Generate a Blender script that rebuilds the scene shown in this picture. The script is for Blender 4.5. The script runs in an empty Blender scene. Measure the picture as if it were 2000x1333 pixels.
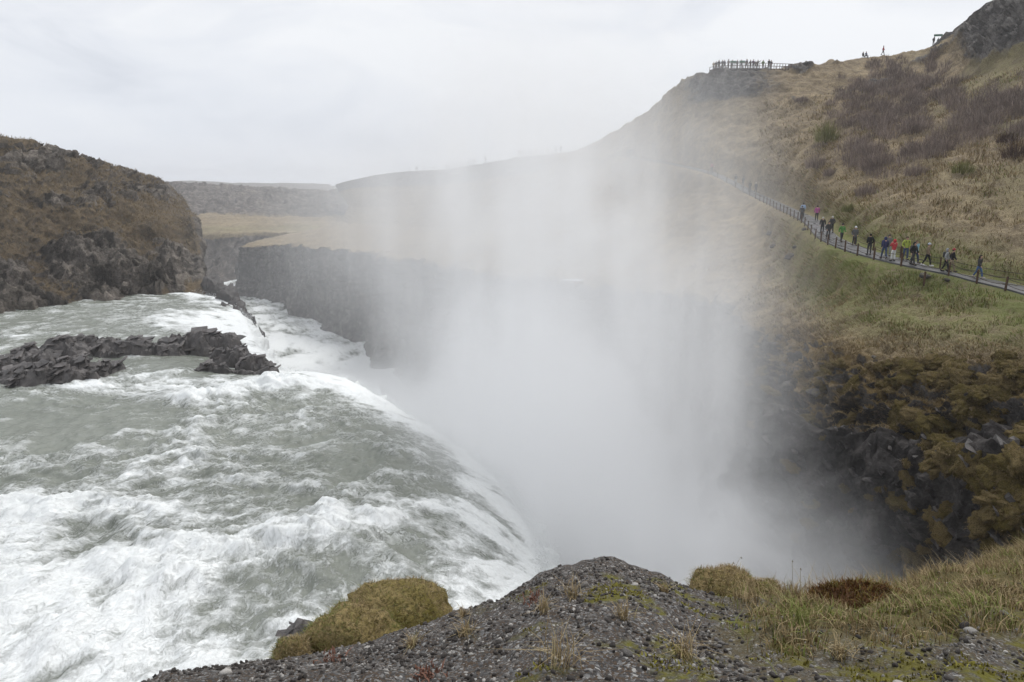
import bpy, bmesh, math, random
import numpy as np
from mathutils import Vector, Matrix
from mathutils.bvhtree import BVHTree

# ------------------------------------------------------------------ camera, world, sun
scene = bpy.context.scene
col = scene.collection
W, H, F = 2000.0, 1333.0, 1333.0
PITCH = math.atan(296.0 / F)
CS, SN = math.cos(PITCH), math.sin(PITCH)
cam_d = bpy.data.cameras.new('camera')
cam = bpy.data.objects.new('camera', cam_d)
col.objects.link(cam)
cam_d.sensor_width = 36.0
cam_d.lens = 36.0 * F / W
cam_d.clip_start = 0.1
cam_d.clip_end = 6000
cam.location = (0, 0, 0)
cam.rotation_euler = (math.pi / 2 - PITCH, 0, 0)
scene.camera = cam

SUN_EL, SUN_AZ = math.radians(58), math.radians(40)
world = bpy.data.worlds.new('World')
scene.world = world
world.use_nodes = True
scene.view_settings.view_transform = 'Standard'
scene.view_settings.look = 'None'
scene.view_settings.exposure = 0.53
scene.view_settings.gamma = 1.0
scene.cycles.use_denoising = True
try:
    scene.cycles.denoiser = 'OPENIMAGEDENOISE'
except Exception:
    pass
scene.cycles.max_bounces = 12
scene.cycles.diffuse_bounces = 3
scene.cycles.glossy_bounces = 2
scene.cycles.transparent_max_bounces = 8
scene.cycles.volume_bounces = 10
scene.cycles.volume_max_steps = 256
scene.cycles.volume_step_rate = 1.0
scene.cycles.use_adaptive_sampling = True
scene.cycles.adaptive_threshold = 0.02


class NT:
    """small node-tree writer"""
    def __init__(self, tree):
        self.t = tree
        self.n = tree.nodes
        self.n.clear()

    def add(self, typ, ins=None, **kw):
        nd = self.n.new(typ)
        for k, v in kw.items():
            setattr(nd, k, v)
        for k, v in (ins or {}).items():
            self.link(v, nd.inputs[k])
        return nd

    def link(self, v, sock):
        if isinstance(v, bpy.types.NodeSocket):
            self.t.links.new(v, sock)
        elif isinstance(v, bpy.types.Node):
            self.t.links.new(v.outputs[0], sock)
        else:
            if sock.type == 'RGBA' and len(v) == 3:
                v = (*v, 1)
            sock.default_value = v

    def math(self, op, a, b=0.0, c=0.0, clamp=False):
        nd = self.n.new('ShaderNodeMath')
        nd.operation = op
        nd.use_clamp = clamp
        for i, v in enumerate((a, b, c)):
            self.link(v, nd.inputs[i])
        return nd.outputs[0]

    def vmath(self, op, a, b=(0, 0, 0)):
        nd = self.n.new('ShaderNodeVectorMath')
        nd.operation = op
        self.link(a, nd.inputs[0])
        self.link(b, nd.inputs[1])
        return nd.outputs[0]

    def mix(self, f, a, b, mode='MIX'):
        nd = self.n.new('ShaderNodeMix')
        nd.data_type = 'RGBA'
        nd.blend_type = mode
        self.link(f, nd.inputs[0])
        self.link(a, nd.inputs[6])
        self.link(b, nd.inputs[7])
        return nd.outputs[2]

    def smooth(self, v, lo, hi, o0=0.0, o1=1.0):
        nd = self.n.new('ShaderNodeMapRange')
        nd.interpolation_type = 'SMOOTHSTEP'
        self.link(v, nd.inputs[0])
        for i, x in enumerate((lo, hi, o0, o1)):
            nd.inputs[i + 1].default_value = x
        return nd.outputs[0]

    def noise(self, vec, scale, detail=4, rough=0.55, dist=0.0, lac=2.0):
        nd = self.add('ShaderNodeTexNoise', {'Vector': vec, 'Scale': scale, 'Detail': detail,
                                             'Roughness': rough, 'Distortion': dist, 'Lacunarity': lac})
        return nd.outputs[0]

    def ramp(self, v, stops):
        nd = self.n.new('ShaderNodeValToRGB')
        e = nd.color_ramp.elements
        while len(e) < len(stops):
            e.new(0.5)
        for el, (p, c) in zip(e, stops):
            el.position = p
            el.color = (*c, 1)
        self.link(v, nd.inputs[0])
        return nd.outputs[0]

    def attr(self, name, vec=False):
        nd = self.n.new('ShaderNodeAttribute')
        nd.attribute_name = name
        return nd.outputs[1] if vec else nd.outputs[2]


def build_world():
    t = NT(world.node_tree)
    tc = t.add('ShaderNodeTexCoord').outputs['Generated']
    sky = t.add('ShaderNodeTexSky', sky_type='NISHITA', sun_disc=False, sun_elevation=SUN_EL,
                sun_rotation=SUN_AZ, air_density=1.0, dust_density=3.0)
    mp = t.add('ShaderNodeMapping', {'Vector': tc, 'Scale': (1.0, 1.0, 3.2)})
    n1 = t.noise(mp.outputs[0], 3.3, 7, 0.55, 0.6)
    n2 = t.noise(mp.outputs[0], 0.9, 2, 0.5)
    n = t.math('ADD', t.math('MULTIPLY', n1, 0.6), t.math('MULTIPLY', n2, 0.45))
    cl = t.ramp(n, [(0.40, (4.2, 4.45, 4.95)), (0.52, (5.8, 5.98, 6.35)), (0.62, (6.55, 6.66, 6.85))])
    sep = t.add('ShaderNodeSeparateXYZ', {0: tc})
    low = t.smooth(sep.outputs[2], 0.0, 0.22, 1.0, 0.0)
    cl = t.mix(t.math('MULTIPLY', low, 0.6), cl, (5.2, 5.5, 6.1))
    out = t.mix(0.95, sky.outputs[0], cl)
    bg = t.add('ShaderNodeBackground', {'Color': out, 'Strength': 0.1})
    t.add('ShaderNodeOutputWorld', {'Surface': bg})


build_world()
sun_d = bpy.data.lights.new('sun', 'SUN')
sun = bpy.data.objects.new('sun', sun_d)
col.objects.link(sun)
sun_d.energy = 1.5
sun_d.angle = math.radians(25)
sun_d.color = (1.0, 0.985, 0.96)
# light travels from the sun: azimuth measured from +Y towards +X
sv = Vector((math.sin(SUN_AZ) * math.cos(SUN_EL), math.cos(SUN_AZ) * math.cos(SUN_EL), math.sin(SUN_EL)))
sun.rotation_euler = sv.to_track_quat('Z', 'Y').to_euler()
sun.location = sv * 200

# ------------------------------------------------------------------ helpers
rng = np.random.default_rng(7)
random.seed(7)


def ray(px, py):
    """direction through a photo pixel, scaled to y = 1"""
    u = (px - W / 2) / F
    v = (H / 2 - py) / F
    k = CS + v * SN
    return np.array((u / k, 1.0, (-SN + v * CS) / k))


def at(px, py, d):
    return ray(px, py) * d


def at_z(px, py, z):
    r = ray(px, py)
    return r * (z / r[2])


def pix(p):
    """world points -> photo pixels"""
    p = np.asarray(p)
    fw = p[..., 1] * CS - p[..., 2] * SN
    up = p[..., 1] * SN + p[..., 2] * CS
    fw = np.where(np.abs(fw) < 1e-3, 1e-3, fw)
    return np.stack((W / 2 + F * p[..., 0] / fw, H / 2 - F * up / fw), -1)


def sstep(a, b, x):
    t = np.clip((x - a) / (b - a), 0, 1)
    return t * t * (3 - 2 * t)


_perm = np.random.default_rng(3).permutation(256).astype(np.int64)
_perm = np.concatenate([_perm, _perm])
_grad = np.random.default_rng(5).normal(size=(256, 3))
_grad /= np.linalg.norm(_grad, axis=1)[:, None]
_rnd = np.random.default_rng(9).random((256, 4))


def _hash(i, j, k):
    return _perm[(_perm[(_perm[i & 255] + j) & 255] + k) & 255]


def perlin(p):
    p = np.asarray(p, float)
    i = np.floor(p).astype(np.int64)
    f = p - i
    w = f * f * f * (f * (f * 6 - 15) + 10)
    r = 0
    for dx in (0, 1):
        wx = w[..., 0] if dx else 1 - w[..., 0]
        for dy in (0, 1):
            wy = w[..., 1] if dy else 1 - w[..., 1]
            for dz in (0, 1):
                wz = w[..., 2] if dz else 1 - w[..., 2]
                g = _grad[_hash(i[..., 0] + dx, i[..., 1] + dy, i[..., 2] + dz)]
                dot = (f[..., 0] - dx) * g[..., 0] + (f[..., 1] - dy) * g[..., 1] + (f[..., 2] - dz) * g[..., 2]
                r = r + wx * wy * wz * dot
    return r * 1.5


def fbm(p, octv=4, gain=0.5, ridged=False):
    a, s, r = 1.0, 1.0, 0
    for o in range(octv):
        n = perlin(p * s + o * 17.3)
        r = r + a * ((1 - 2 * np.abs(n)) if ridged else n)
        a *= gain
        s *= 2.03
    return r


def cells(p):
    """Worley cells: returns (f1, per-cell random, f2-f1)"""
    i = np.floor(p).astype(np.int64)
    f = p - i
    d1 = np.full(p.shape[:-1], 9.0)
    d2 = np.full(p.shape[:-1], 9.0)
    idr = np.zeros(p.shape[:-1])
    for dx in (-1, 0, 1):
        for dy in (-1, 0, 1):
            for dz in (-1, 0, 1):
                h = _hash(i[..., 0] + dx, i[..., 1] + dy, i[..., 2] + dz)
                q = _rnd[h]
                d = (dx + q[..., 0] - f[..., 0]) ** 2 + (dy + q[..., 1] - f[..., 1]) ** 2 + (dz + q[..., 2] - f[..., 2]) ** 2
                near = d < d1
                d2 = np.where(near, d1, np.minimum(d2, d))
                idr = np.where(near, q[..., 3], idr)
                d1 = np.where(near, d, d1)
    return np.sqrt(d1), idr, np.sqrt(d2) - np.sqrt(d1)


def tag(o, label=None, cat=None, group=None, kind=None):
    if label:
        o['label'] = label
    if cat:
        o['category'] = cat
    if group:
        o['group'] = group
    if kind:
        o['kind'] = kind
    return o


def link(o, parent=None):
    col.objects.link(o)
    if parent is not None:
        o.parent = parent
    return o


def empty(name, loc=(0, 0, 0), rz=0.0, parent=None):
    o = bpy.data.objects.new(name, None)
    o.location = loc
    o.rotation_euler = (0, 0, rz)
    o.empty_display_size = 0.2
    return link(o, parent)


def np_mesh(name, verts, faces, smooth=True, attrs=None, mat=None):
    """faces: (n,3) or (n,4) int array"""
    me = bpy.data.meshes.new(name)
    verts = np.ascontiguousarray(verts, np.float32).reshape(-1, 3)
    faces = np.ascontiguousarray(faces, np.int32)
    n, k = faces.shape
    me.vertices.add(len(verts))
    me.vertices.foreach_set('co', verts.ravel())
    me.loops.add(n * k)
    me.loops.foreach_set('vertex_index', faces.ravel())
    me.polygons.add(n)
    me.polygons.foreach_set('loop_start', np.arange(0, n * k, k, dtype=np.int32))
    me.polygons.foreach_set('loop_total', np.full(n, k, np.int32))
    me.polygons.foreach_set('use_smooth', np.full(n, smooth, bool))
    me.update(calc_edges=True)
    for an, av in (attrs or {}).items():
        av = np.asarray(av, np.float32)
        if av.ndim == 1:
            a = me.attributes.new(an, 'FLOAT', 'POINT')
            a.data.foreach_set('value', av)
        else:
            a = me.attributes.new(an, 'FLOAT_VECTOR', 'POINT')
            a.data.foreach_set('vector', av.ravel())
    if mat:
        me.materials.append(mat)
    return me


def obj(name, me, parent=None):
    return link(bpy.data.objects.new(name, me), parent)


def grid_faces(ns, nt, flip=False):
    i, j = np.meshgrid(np.arange(ns - 1), np.arange(nt - 1), indexing='ij')
    a = i * nt + j
    f = np.stack((a, a + nt, a + nt + 1, a + 1), -1).reshape(-1, 4)
    return f[:, ::-1] if flip else f


def grid_normals(g):
    du = np.gradient(g, axis=0)
    dv = np.gradient(g, axis=1)
    n = np.cross(du, dv)
    return n / (np.linalg.norm(n, axis=-1, keepdims=True) + 1e-9)


def catmull(P, x):
    """P (k,...) control points at integers, x sample parameters"""
    P = np.asarray(P, float)
    k = len(P)
    i = np.clip(np.floor(x).astype(int), 0, k - 2)
    f = (x - i).reshape((-1,) + (1,) * (P.ndim - 1))
    g = lambda j: P[np.clip(j, 0, k - 1)]
    p0, p1, p2, p3 = g(i - 1), g(i), g(i + 1), g(i + 2)
    return 0.5 * (2 * p1 + (p2 - p0) * f + (2 * p0 - 5 * p1 + 4 * p2 - p3) * f ** 2 + (3 * p1 - p0 - 3 * p2 + p3) * f ** 3)


def span(counts):
    """parameters: counts[i] samples in interval i"""
    out = [np.linspace(i, i + 1, c, endpoint=False) for i, c in enumerate(counts)]
    out.append(np.array([len(counts)], float))
    return np.concatenate(out)


def loft(rows, scount, tcount, smooth_it=6):
    """rows: (nrows, nstations, 3) -> grid (S, T, 3) and parameters"""
    s = span(scount)
    t = span(tcount)
    R = np.stack([catmull(r, s) for r in rows])            # rows, S, 3
    i = np.clip(np.floor(t).astype(int), 0, len(rows) - 2)
    f = (t - i)[:, None, None]
    G = R[i] * (1 - f) + R[i + 1] * f
    G = np.swapaxes(G, 0, 1).copy()
    for _ in range(smooth_it):
        G[:, 1:-1] = 0.25 * G[:, :-2] + 0.5 * G[:, 1:-1] + 0.25 * G[:, 2:]
    S, T = np.meshgrid(s, t, indexing='ij')
    return G, S, T


# ------------------------------------------------------------------ materials
def new_mat(name):
    m = bpy.data.materials.new(name)
    m.use_nodes = True
    return m, NT(m.node_tree)


def finish(t, color, rough=0.9, bump=None, bstr=0.5, bdist=0.1, spec=0.2, **extra):
    b = t.add('ShaderNodeBsdfPrincipled', {'Base Color': color, 'Roughness': rough, 'Specular IOR Level': spec})
    for k, v in extra.items():
        t.link(v, b.inputs[k])
    if bump is not None:
        bn = t.add('ShaderNodeBump', {'Height': bump, 'Strength': bstr, 'Distance': bdist})
        t.link(bn.outputs[0], b.inputs['Normal'])
    t.add('ShaderNodeOutputMaterial', {'Surface': b})


def terrain_mat(name, straw, straw2, green, rock, rock2, moss, fs=1.0, vcol=0.0):
    """dry grass / green grass / moss / rock blended by mesh attributes; fs = feature scale"""
    m, t = new_mat(name)
    P = t.add('ShaderNodeTexCoord').outputs['Object']
    big = t.noise(P, 0.12 * fs, 4, 0.6)
    mid = t.noise(P, 0.8 * fs, 5, 0.65, 0.6)
    fine = t.noise(P, 5.0 * fs, 5, 0.7, 0.8)
    st = t.add('ShaderNodeMapping', {'Vector': P, 'Scale': (1, 1, 0.35)})
    blades = t.noise(st.outputs[0], 9.0 * fs, 3, 0.7, 1.5)
    grass = t.mix(t.smooth(mid, 0.32, 0.68), straw2, straw)
    grass = t.mix(t.smooth(blades, 0.62, 0.35), grass, t.mix(1.0, grass, (0.42, 0.38, 0.34), 'MULTIPLY'))
    grass = t.mix(t.smooth(fine, 0.6, 0.75), grass, t.mix(1.0, grass, (1.45, 1.4, 1.3), 'MULTIPLY'))
    gm = t.math('MULTIPLY', t.attr('green'), t.smooth(t.math('ADD', mid, t.math('MULTIPLY', fine, 0.5)), 0.45, 0.95), clamp=True)
    gm = t.math('MULTIPLY', gm, 1.55, clamp=True)
    grass = t.mix(gm, grass, t.mix(blades, t.mix(1.0, green, (0.55, 0.55, 0.5), 'MULTIPLY'), green))
    mm = t.math('MULTIPLY', t.attr('moss'), t.smooth(mid, 0.3, 0.6), clamp=True)
    mossc = t.mix(t.smooth(fine, 0.3, 0.7), t.mix(1.0, moss, (0.45, 0.42, 0.45), 'MULTIPLY'), moss)
    grass = t.mix(mm, grass, mossc)
    rk_v = t.add('ShaderNodeTexVoronoi', {'Vector': P, 'Scale': 1.1 * fs, 'Randomness': 1.0}, feature='F1')
    rk = t.mix(t.smooth(fine, 0.3, 0.72), rock, rock2)
    rk = t.mix(t.smooth(mid, 0.55, 0.75), rk, t.mix(1.0, rk, (0.5, 0.48, 0.46), 'MULTIPLY'))
    vv = t.add('ShaderNodeSeparateColor', {0: rk_v.outputs['Color']}).outputs[0]
    vv = t.math('ADD', 0.6, t.math('MULTIPLY', vv, 0.8))
    rk = t.mix(1.0, rk, t.add('ShaderNodeCombineColor', {0: vv, 1: vv, 2: vv}).outputs[0], 'MULTIPLY')
    rm = t.smooth(t.math('ADD', t.attr('rock'), t.math('MULTIPLY', t.math('SUBTRACT', mid, 0.5), 0.9)), 0.35, 0.65)
    colm = t.noise(t.add('ShaderNodeMapping', {'Vector': P, 'Scale': (1, 1, 0.07)}).outputs[0], 0.55 * max(fs, .5), 4, 0.65)
    cv = t.smooth(colm, 0.3, 0.7, 0.5, 1.55)
    rk = t.mix(0.8, rk, t.mix(1.0, rk, t.add('ShaderNodeCombineColor', {0: cv, 1: cv, 2: cv}).outputs[0], 'MULTIPLY'))
    rk = t.mix(t.attr('wet'), rk, t.mix(1.0, rk, (0.42, 0.41, 0.42), 'MULTIPLY'))
    c = t.mix(rm, grass, rk)
    c = t.mix(t.smooth(big, 0.35, 0.65), t.mix(1.0, c, (0.8, 0.8, 0.82), 'MULTIPLY'), c)
    hg = t.math('ADD', t.math('MULTIPLY', mid, 0.5), t.math('MULTIPLY', fine, 0.35))
    hg = t.math('ADD', hg, t.math('MULTIPLY', blades, 0.22))
    finish(t, c, 0.93, hg, 0.9, 0.35 / fs, 0.15)
    return m


def plain_mat(name, c, rough=0.85, var=0.25, scale=6.0, spec=0.2, metal=0.0):
    m, t = new_mat(name)
    P = t.add('ShaderNodeTexCoord').outputs['Object']
    n = t.noise(P, scale, 4, 0.6)
    cc = t.mix(n, tuple(x * (1 - var) for x in c), tuple(min(1, x * (1 + var)) for x in c))
    finish(t, cc, rough, n, 0.25, 0.02, spec, Metallic=metal)
    return m


def blade_mat(name, stops, rough=0.8):
    m, t = new_mat(name)
    c = t.ramp(t.attr('tint'), stops)
    finish(t, c, rough, None, spec=0.15)
    return m


def rock_mat(name, c1, c2, scale=2.0, rough=0.7, spec=0.35, lichen=None):
    m, t = new_mat(name)
    P = t.add('ShaderNodeTexCoord').outputs['Object']
    info = t.add('ShaderNodeObjectInfo').outputs['Random']
    n = t.noise(P, scale, 6, 0.65, 0.5)
    f = t.noise(P, scale * 7, 5, 0.7)
    c = t.mix(t.smooth(n, 0.3, 0.7), c1, c2)
    c = t.mix(t.smooth(f, 0.55, 0.8), c, t.mix(1.0, c, (1.5, 1.48, 1.45), 'MULTIPLY'))
    v = t.math('ADD', t.math('MULTIPLY', info, 0.7), 0.65)
    c = t.mix(1.0, c, t.add('ShaderNodeCombineColor', {0: v, 1: v, 2: v}).outputs[0], 'MULTIPLY')
    if lichen:
        geo = t.add('ShaderNodeSeparateXYZ', {0: t.add('ShaderNodeNewGeometry').outputs['Normal']})
        k = t.math('MULTIPLY', t.smooth(n, 0.5, 0.62), t.smooth(geo.outputs[2], -0.2, 0.6))
        c = t.mix(t.math('MULTIPLY', k, 0.7), c, lichen)
    finish(t, c, rough, t.math('ADD', n, t.math('MULTIPLY', f, 0.4)), 0.6, 0.25 / scale, spec)
    return m


STRAW, STRAW2 = (0.44, 0.355, 0.225), (0.26, 0.205, 0.135)
MAT = {}
MAT['hill'] = terrain_mat('hill_ground', STRAW, STRAW2, (0.19, 0.205, 0.07), (0.075, 0.067, 0.06), (0.17, 0.158, 0.145), (0.19, 0.132, 0.045))
MAT['bank'] = terrain_mat('bank_ground', (0.225, 0.175, 0.115), (0.12, 0.1, 0.075), (0.12, 0.11, 0.035), (0.068, 0.057, 0.048), (0.19, 0.168, 0.142), (0.18, 0.132, 0.065), 0.7)
MAT['far'] = terrain_mat('far_ground', (0.46, 0.37, 0.24), (0.3, 0.24, 0.15), (0.25, 0.26, 0.1), (0.085, 0.072, 0.062), (0.18, 0.157, 0.135), (0.17, 0.12, 0.05), 0.3)
MAT['rock'] = rock_mat('river_rock', (0.05, 0.044, 0.041), (0.135, 0.12, 0.112), 1.2, 0.45, 0.5)
MAT['wallrock'] = rock_mat('canyon_rock', (0.022, 0.02, 0.019), (0.07, 0.06, 0.055), 1.6, 0.55, 0.4)
MAT['pebble_dark'] = rock_mat('dark_pebble', (0.036, 0.031, 0.028), (0.092, 0.081, 0.073), 14, 0.8, 0.25)
MAT['pebble_grey'] = rock_mat('grey_pebble', (0.115, 0.106, 0.098), (0.24, 0.225, 0.21), 16, 0.8, 0.25)
MAT['pebble_pale'] = rock_mat('pale_pebble', (0.3, 0.285, 0.265), (0.5, 0.475, 0.44), 16, 0.8, 0.25)
MAT['boulder'] = rock_mat('boulder_rock', (0.05, 0.045, 0.045), (0.13, 0.12, 0.115), 2.5, 0.85, 0.2, (0.12, 0.1, 0.03))

# ------------------------------------------------------------------ the hillside and canyon wall on the right
# stations run from the far end of the terrace to beyond the right edge of the picture; each row is (pixel x, pixel y, distance)
ROW = {
    'sky': [(655, 360, 500), (685, 352, 420), (760, 338, 320), (870, 330, 240), (1000, 309, 185), (1120, 292, 170), (1250, 224, 158),
            (1340, 157, 146), (1470, 140, 141), (1640, 116, 148), (1800, 95, 150), (1900, 52, 135), (2010, -20, 120), (2200, -150, 105), (2700, -300, 80)],
    'ucf': [(664, 378, 480), (690, 372, 400), (745, 372, 312), (860, 368, 235), (985, 355, 182), (1120, 330, 166), (1250, 290, 152),
            (1352, 215, 142), (1475, 195, 134), (1640, 190, 130), (1820, 165, 124), (1940, 145, 108), (2080, 120, 95), (2300, 50, 80), (2900, 0, 55)],
    'mid': [(680, 402, 430), (700, 405, 360), (740, 405, 292), (850, 400, 225), (985, 405, 175), (1120, 390, 155), (1245, 380, 140),
            (1370, 370, 122), (1490, 388, 110), (1620, 370, 88), (1790, 390, 68), (1950, 400, 62), (2120, 400, 56), (2400, 400, 48), (2900, 400, 36)],
    'foot': [(668, 432, 390), (680, 437, 330), (720, 440, 265), (840, 445, 208), (970, 455, 162), (1110, 450, 140), (1240, 455, 122),
             (1370, 465, 103), (1490, 465, 90), (1600, 470, 70), (1745, 512, 53), (1905, 545, 49), (2040, 585, 44), (2300, 620, 38), (2800, 700, 26)],
    'terr': [(600, 455, 360), (540, 465, 285), (620, 468, 235), (760, 475, 190), (900, 490, 148), (1050, 505, 122), (1200, 515, 104),
             (1350, 525, 90), (1480, 540, 76), (1580, 560, 62), (1700, 610, 46), (1850, 640, 41), (2040, 660, 36), (2280, 700, 30), (2700, 800, 20)],
    'brow': [(520, 466, 330), (478, 480, 262), (560, 478, 235), (700, 490, 175), (850, 512, 132), (1000, 535, 112), (1150, 553, 94),
             (1300, 570, 82), (1430, 592, 70), (1520, 660, 52), (1640, 722, 40), (1800, 735, 36), (2000, 740, 32), (2250, 800, 25), (2600, 950, 17)],
}
END = {'sky': (85, 25, 34), 'ucf': (65, 15, 22), 'mid': (45, 6, 5), 'foot': (32, 4, -4), 'terr': (24, 4, -4.5), 'brow': (16, 3, -5)}
HR = {k: np.array([at(*p) for p in v] + [END[k]]) for k, v in ROW.items()}
brow = HR['brow']
tan = np.gradient(brow[:, :2], axis=0)
tan /= np.linalg.norm(tan, axis=1)[:, None]
nrm = np.stack((tan[:, 1], -tan[:, 0]), 1)
nrm *= np.where(((np.array((-8.0, 40.0)) - brow[:, :2]) * nrm).sum(1) > 0, 1, -1)[:, None]
nrm[0] = (-0.7, -0.7)
nrm[1] = (-0.9, -0.4)
kk = np.arange(len(brow))
near = sstep(8, 10, kk)
BUT = np.array([0, 3, 2, -3, 3, -2, 2, 0, 1, 0, 0, 0, 0, 0, 0, 0]) * 1.0


def wall_row(off, z):
    r = brow.copy()
    r[:, :2] += nrm * (off + 0.3 * BUT)[:, None]
    r[:, 2] = z
    return r


z0 = brow[:, 2]
w1 = wall_row(0.8 * (1 - near) + 3.6 * near, z0 - (5 * (1 - near) + 3.6 * near))
w2 = wall_row(1.6 * (1 - near) + 5.6 * near, z0 - (14 * (1 - near) + 10 * near))
w3 = wall_row(5.0 * (1 - near) + 9.5 * near, np.full(len(z0), -39.5))
back = HR['sky'] + np.stack((0.25 * np.abs(HR['sky'][:, 1]), 0.8 * np.abs(HR['sky'][:, 1]), np.full(len(z0), -2.0)), 1)
rows = np.stack([w3, w2, w1, brow, HR['terr'], HR['foot'], HR['mid'], HR['ucf'], HR['sky'], back])
sc = [14, 44, 44, 50, 50, 50, 50, 50, 64, 80, 88, 88, 44, 24, 12]
tc = [26, 44, 50, 74, 66, 70, 74, 50, 8]
G, S, T = loft(rows, sc, tc, 5)
NS = catmull(nrm, np.unique(S[:, 0]))
ss = np.stack((S * 2.7, 0 * S, 0 * S + 0.3), -1)
butt = (perlin(ss) * 3.2 + perlin(ss * 2.6 + 5) * 3.4 + perlin(ss * np.array((6.5, 1, 1)) + np.stack((0 * T, T * .8, 0 * T), -1)) * 1.4) * sstep(0.5, 1.4, S) * sstep(8.6, 7.4, S) * sstep(4.6, 3.3, T)
G[..., :2] += NS[:, None, :] * butt[..., None]
G[..., 2] += (perlin(ss * 4.0 + 9) * 0.9 + perlin(ss * 9.0) * 0.5) * np.exp(-((T - 3.0) / 0.35) ** 2) * sstep(8.6, 7.4, S)
P0 = G.copy()
N0 = grid_normals(G)
if N0[300, 250, 2] < 0:
    N0 = -N0
uppercliff = np.maximum(np.exp(-((S - 7.6) / 0.9) ** 2) * sstep(6.75, 7.25, T) * 0.9, sstep(10.2, 11.2, S) * sstep(7.0, 7.5, T + 0.25 * perlin(P0 * 0.07)))
uppercliff = np.maximum(uppercliff, sstep(5.2, 4.2, S) * sstep(7.0, 7.3, T) * 0.9)
outc = np.exp(-((S - 9.2) / 0.6) ** 2 - ((T - 7.25) / 0.35) ** 2) * sstep(-0.25, 0.3, fbm(P0 * 0.12 + 70, 4))
outc = np.maximum(outc, 0.75 * sstep(0.3, 0.6, fbm(P0 * 0.1 + 90, 4)) * sstep(6.6, 7.1, T) * (S > 7))
wall = sstep(3.05, 2.7, T)
nearS = sstep(8.2, 9.4, S)
mossy = nearS * sstep(1.2, 2.2, T) * sstep(3.6, 2.95, T)
r_break = fbm(P0 * 0.28, 4)
wallmask = np.where(nearS > 0.5, sstep(2.75, 2.0, T + 0.75 * r_break), wall)
rockm = np.clip(np.maximum(np.maximum(wallmask, uppercliff), outc), 0, 1)
dist = np.linalg.norm(P0, axis=-1)
SBVH = BVHTree.FromPolygons(P0.reshape(-1, 3).tolist(), grid_faces(*P0.shape[:2]).tolist())
PATH_PX = [(1225, 306), (1300, 318), (1385, 337), (1430, 357), (1465, 376), (1500, 392), (1540, 411), (1575, 427), (1598, 443), (1614, 462), (1645, 478),
           (1692, 495), (1760, 512), (1820, 527), (1900, 545), (2000, 567), (2150, 612)]
pc = np.array([SBVH.ray_cast(Vector((0, 0, 0)), Vector(ray(*p)).normalized())[0] for p in PATH_PX])
PATH = catmull(pc, span([24] * (len(pc) - 1)))
for _ in range(40):
    PATH[1:-1] = .25 * PATH[:-2] + .5 * PATH[1:-1] + .25 * PATH[2:]
pflat = P0.reshape(-1, 3)
pd = np.full(len(pflat), 1e9)
pz = np.zeros(len(pflat))
for q0 in PATH:
    dd = (pflat[:, 0] - q0[0]) ** 2 + (pflat[:, 1] - q0[1]) ** 2
    m_ = dd < pd
    pd[m_] = dd[m_]
    pz[m_] = q0[2]
pd = np.sqrt(pd).reshape(P0.shape[:2])
pz = pz.reshape(P0.shape[:2])
hum = fbm(P0 * 0.33, 3) * 0.42 + fbm(P0 * 1.1 + 5, 3) * 0.17 * sstep(140, 50, dist) + fbm(P0 * 3.1 + 9, 2) * 0.07 * sstep(80, 40, dist)
hum *= 1 - 0.55 * np.exp(-((T - 5) / 0.25) ** 2) * (S > 7.5)
big = fbm(P0 * 0.045 + 3, 3) * 1.6 * sstep(3.0, 3.6, T) * sstep(8.0, 7.4, T)
lump = np.abs(fbm(P0 * np.array((0.55, 0.55, 0.7)) + 31, 3))
moss_d = mossy * (0.8 - 2.2 * lump) * 0.95
strat = P0 * np.array((0.3, 0.3, 0.55))
colp = P0 * np.array((0.42, 0.42, 0.05))
c1 = cells(strat)
c2 = cells(strat * 2.6 + 7)
cc = cells(colp)
rocky = fbm(P0 * 0.22 + 11, 4, 0.55, True) * 0.8 + (c1[1] - 0.5) * 1.0 + (c2[1] - 0.5) * 0.5
columns = (cc[1] - 0.5) * 2.8 - 1.1 * np.exp(-(cc[2] / 0.12) ** 2) + (c1[1] - .5) * 1.2 + perlin(P0 * np.array((.06, .06, .03))) * 3.0
rock_d = np.where(S < 8.2, columns * sstep(0.0, 0.6, T) * 0.8 + rocky * 0.4, rocky)
rock_d = np.where(T > 5, rocky * np.where(S > 10, 1.5, np.where(S < 5.3, 0.3, 1.0)), rock_d)
disp = hum * (1 - 0.5 * rockm) + big * 0.35 + moss_d * (1 - rockm * 0.7) + rock_d * rockm
G = P0 + N0 * disp[..., None]
cut = sstep(3.6, 1.5, pd) * (T > 3.2) * (T < 8)
G[..., 2] = G[..., 2] * (1 - cut) + (pz - 0.06) * cut
NH = grid_normals(G)
if NH[300, 250, 2] < 0:
    NH = -NH
rock_a = np.clip(rockm * 0.85 + sstep(0.5, 0.25, NH[..., 2]) * 0.35 * (T < 4) + 0.3 * mossy, 0, 1)
PX = pix(G)
green = np.exp(-((PX[..., 1] - (545 + 0.28 * (PX[..., 0] - 1850))) / 75) ** 2) * sstep(1480, 1680, PX[..., 0]) * sstep(2.9, 3.4, T)
green = np.maximum(green, 0.55 * sstep(1480, 1600, PX[..., 0]) * sstep(5.6, 5.0, T) * sstep(3.2, 4.0, T))
green = np.maximum(green, 0.35 * sstep(1700, 2000, PX[..., 0]) * sstep(5.5, 6.5, T) * (perlin(P0 * 0.1) > -0.05))
green = np.clip(green, 0, 1)
hill_me = np_mesh('hillside', G, grid_faces(*G.shape[:2]), True,
                  {'rock': rock_a.ravel(), 'green': green.ravel(), 'moss': np.clip(mossy * 1.1, 0, 1).ravel(), 'wet': (sstep(3.2, 2.4, T) * (0.2 + 0.7 * nearS)).ravel()}, MAT['hill'])
hill = tag(obj('hillside', hill_me), 'brown grassy hillside dropping to the mossy dark canyon wall on the right', None, kind='structure')
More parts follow.
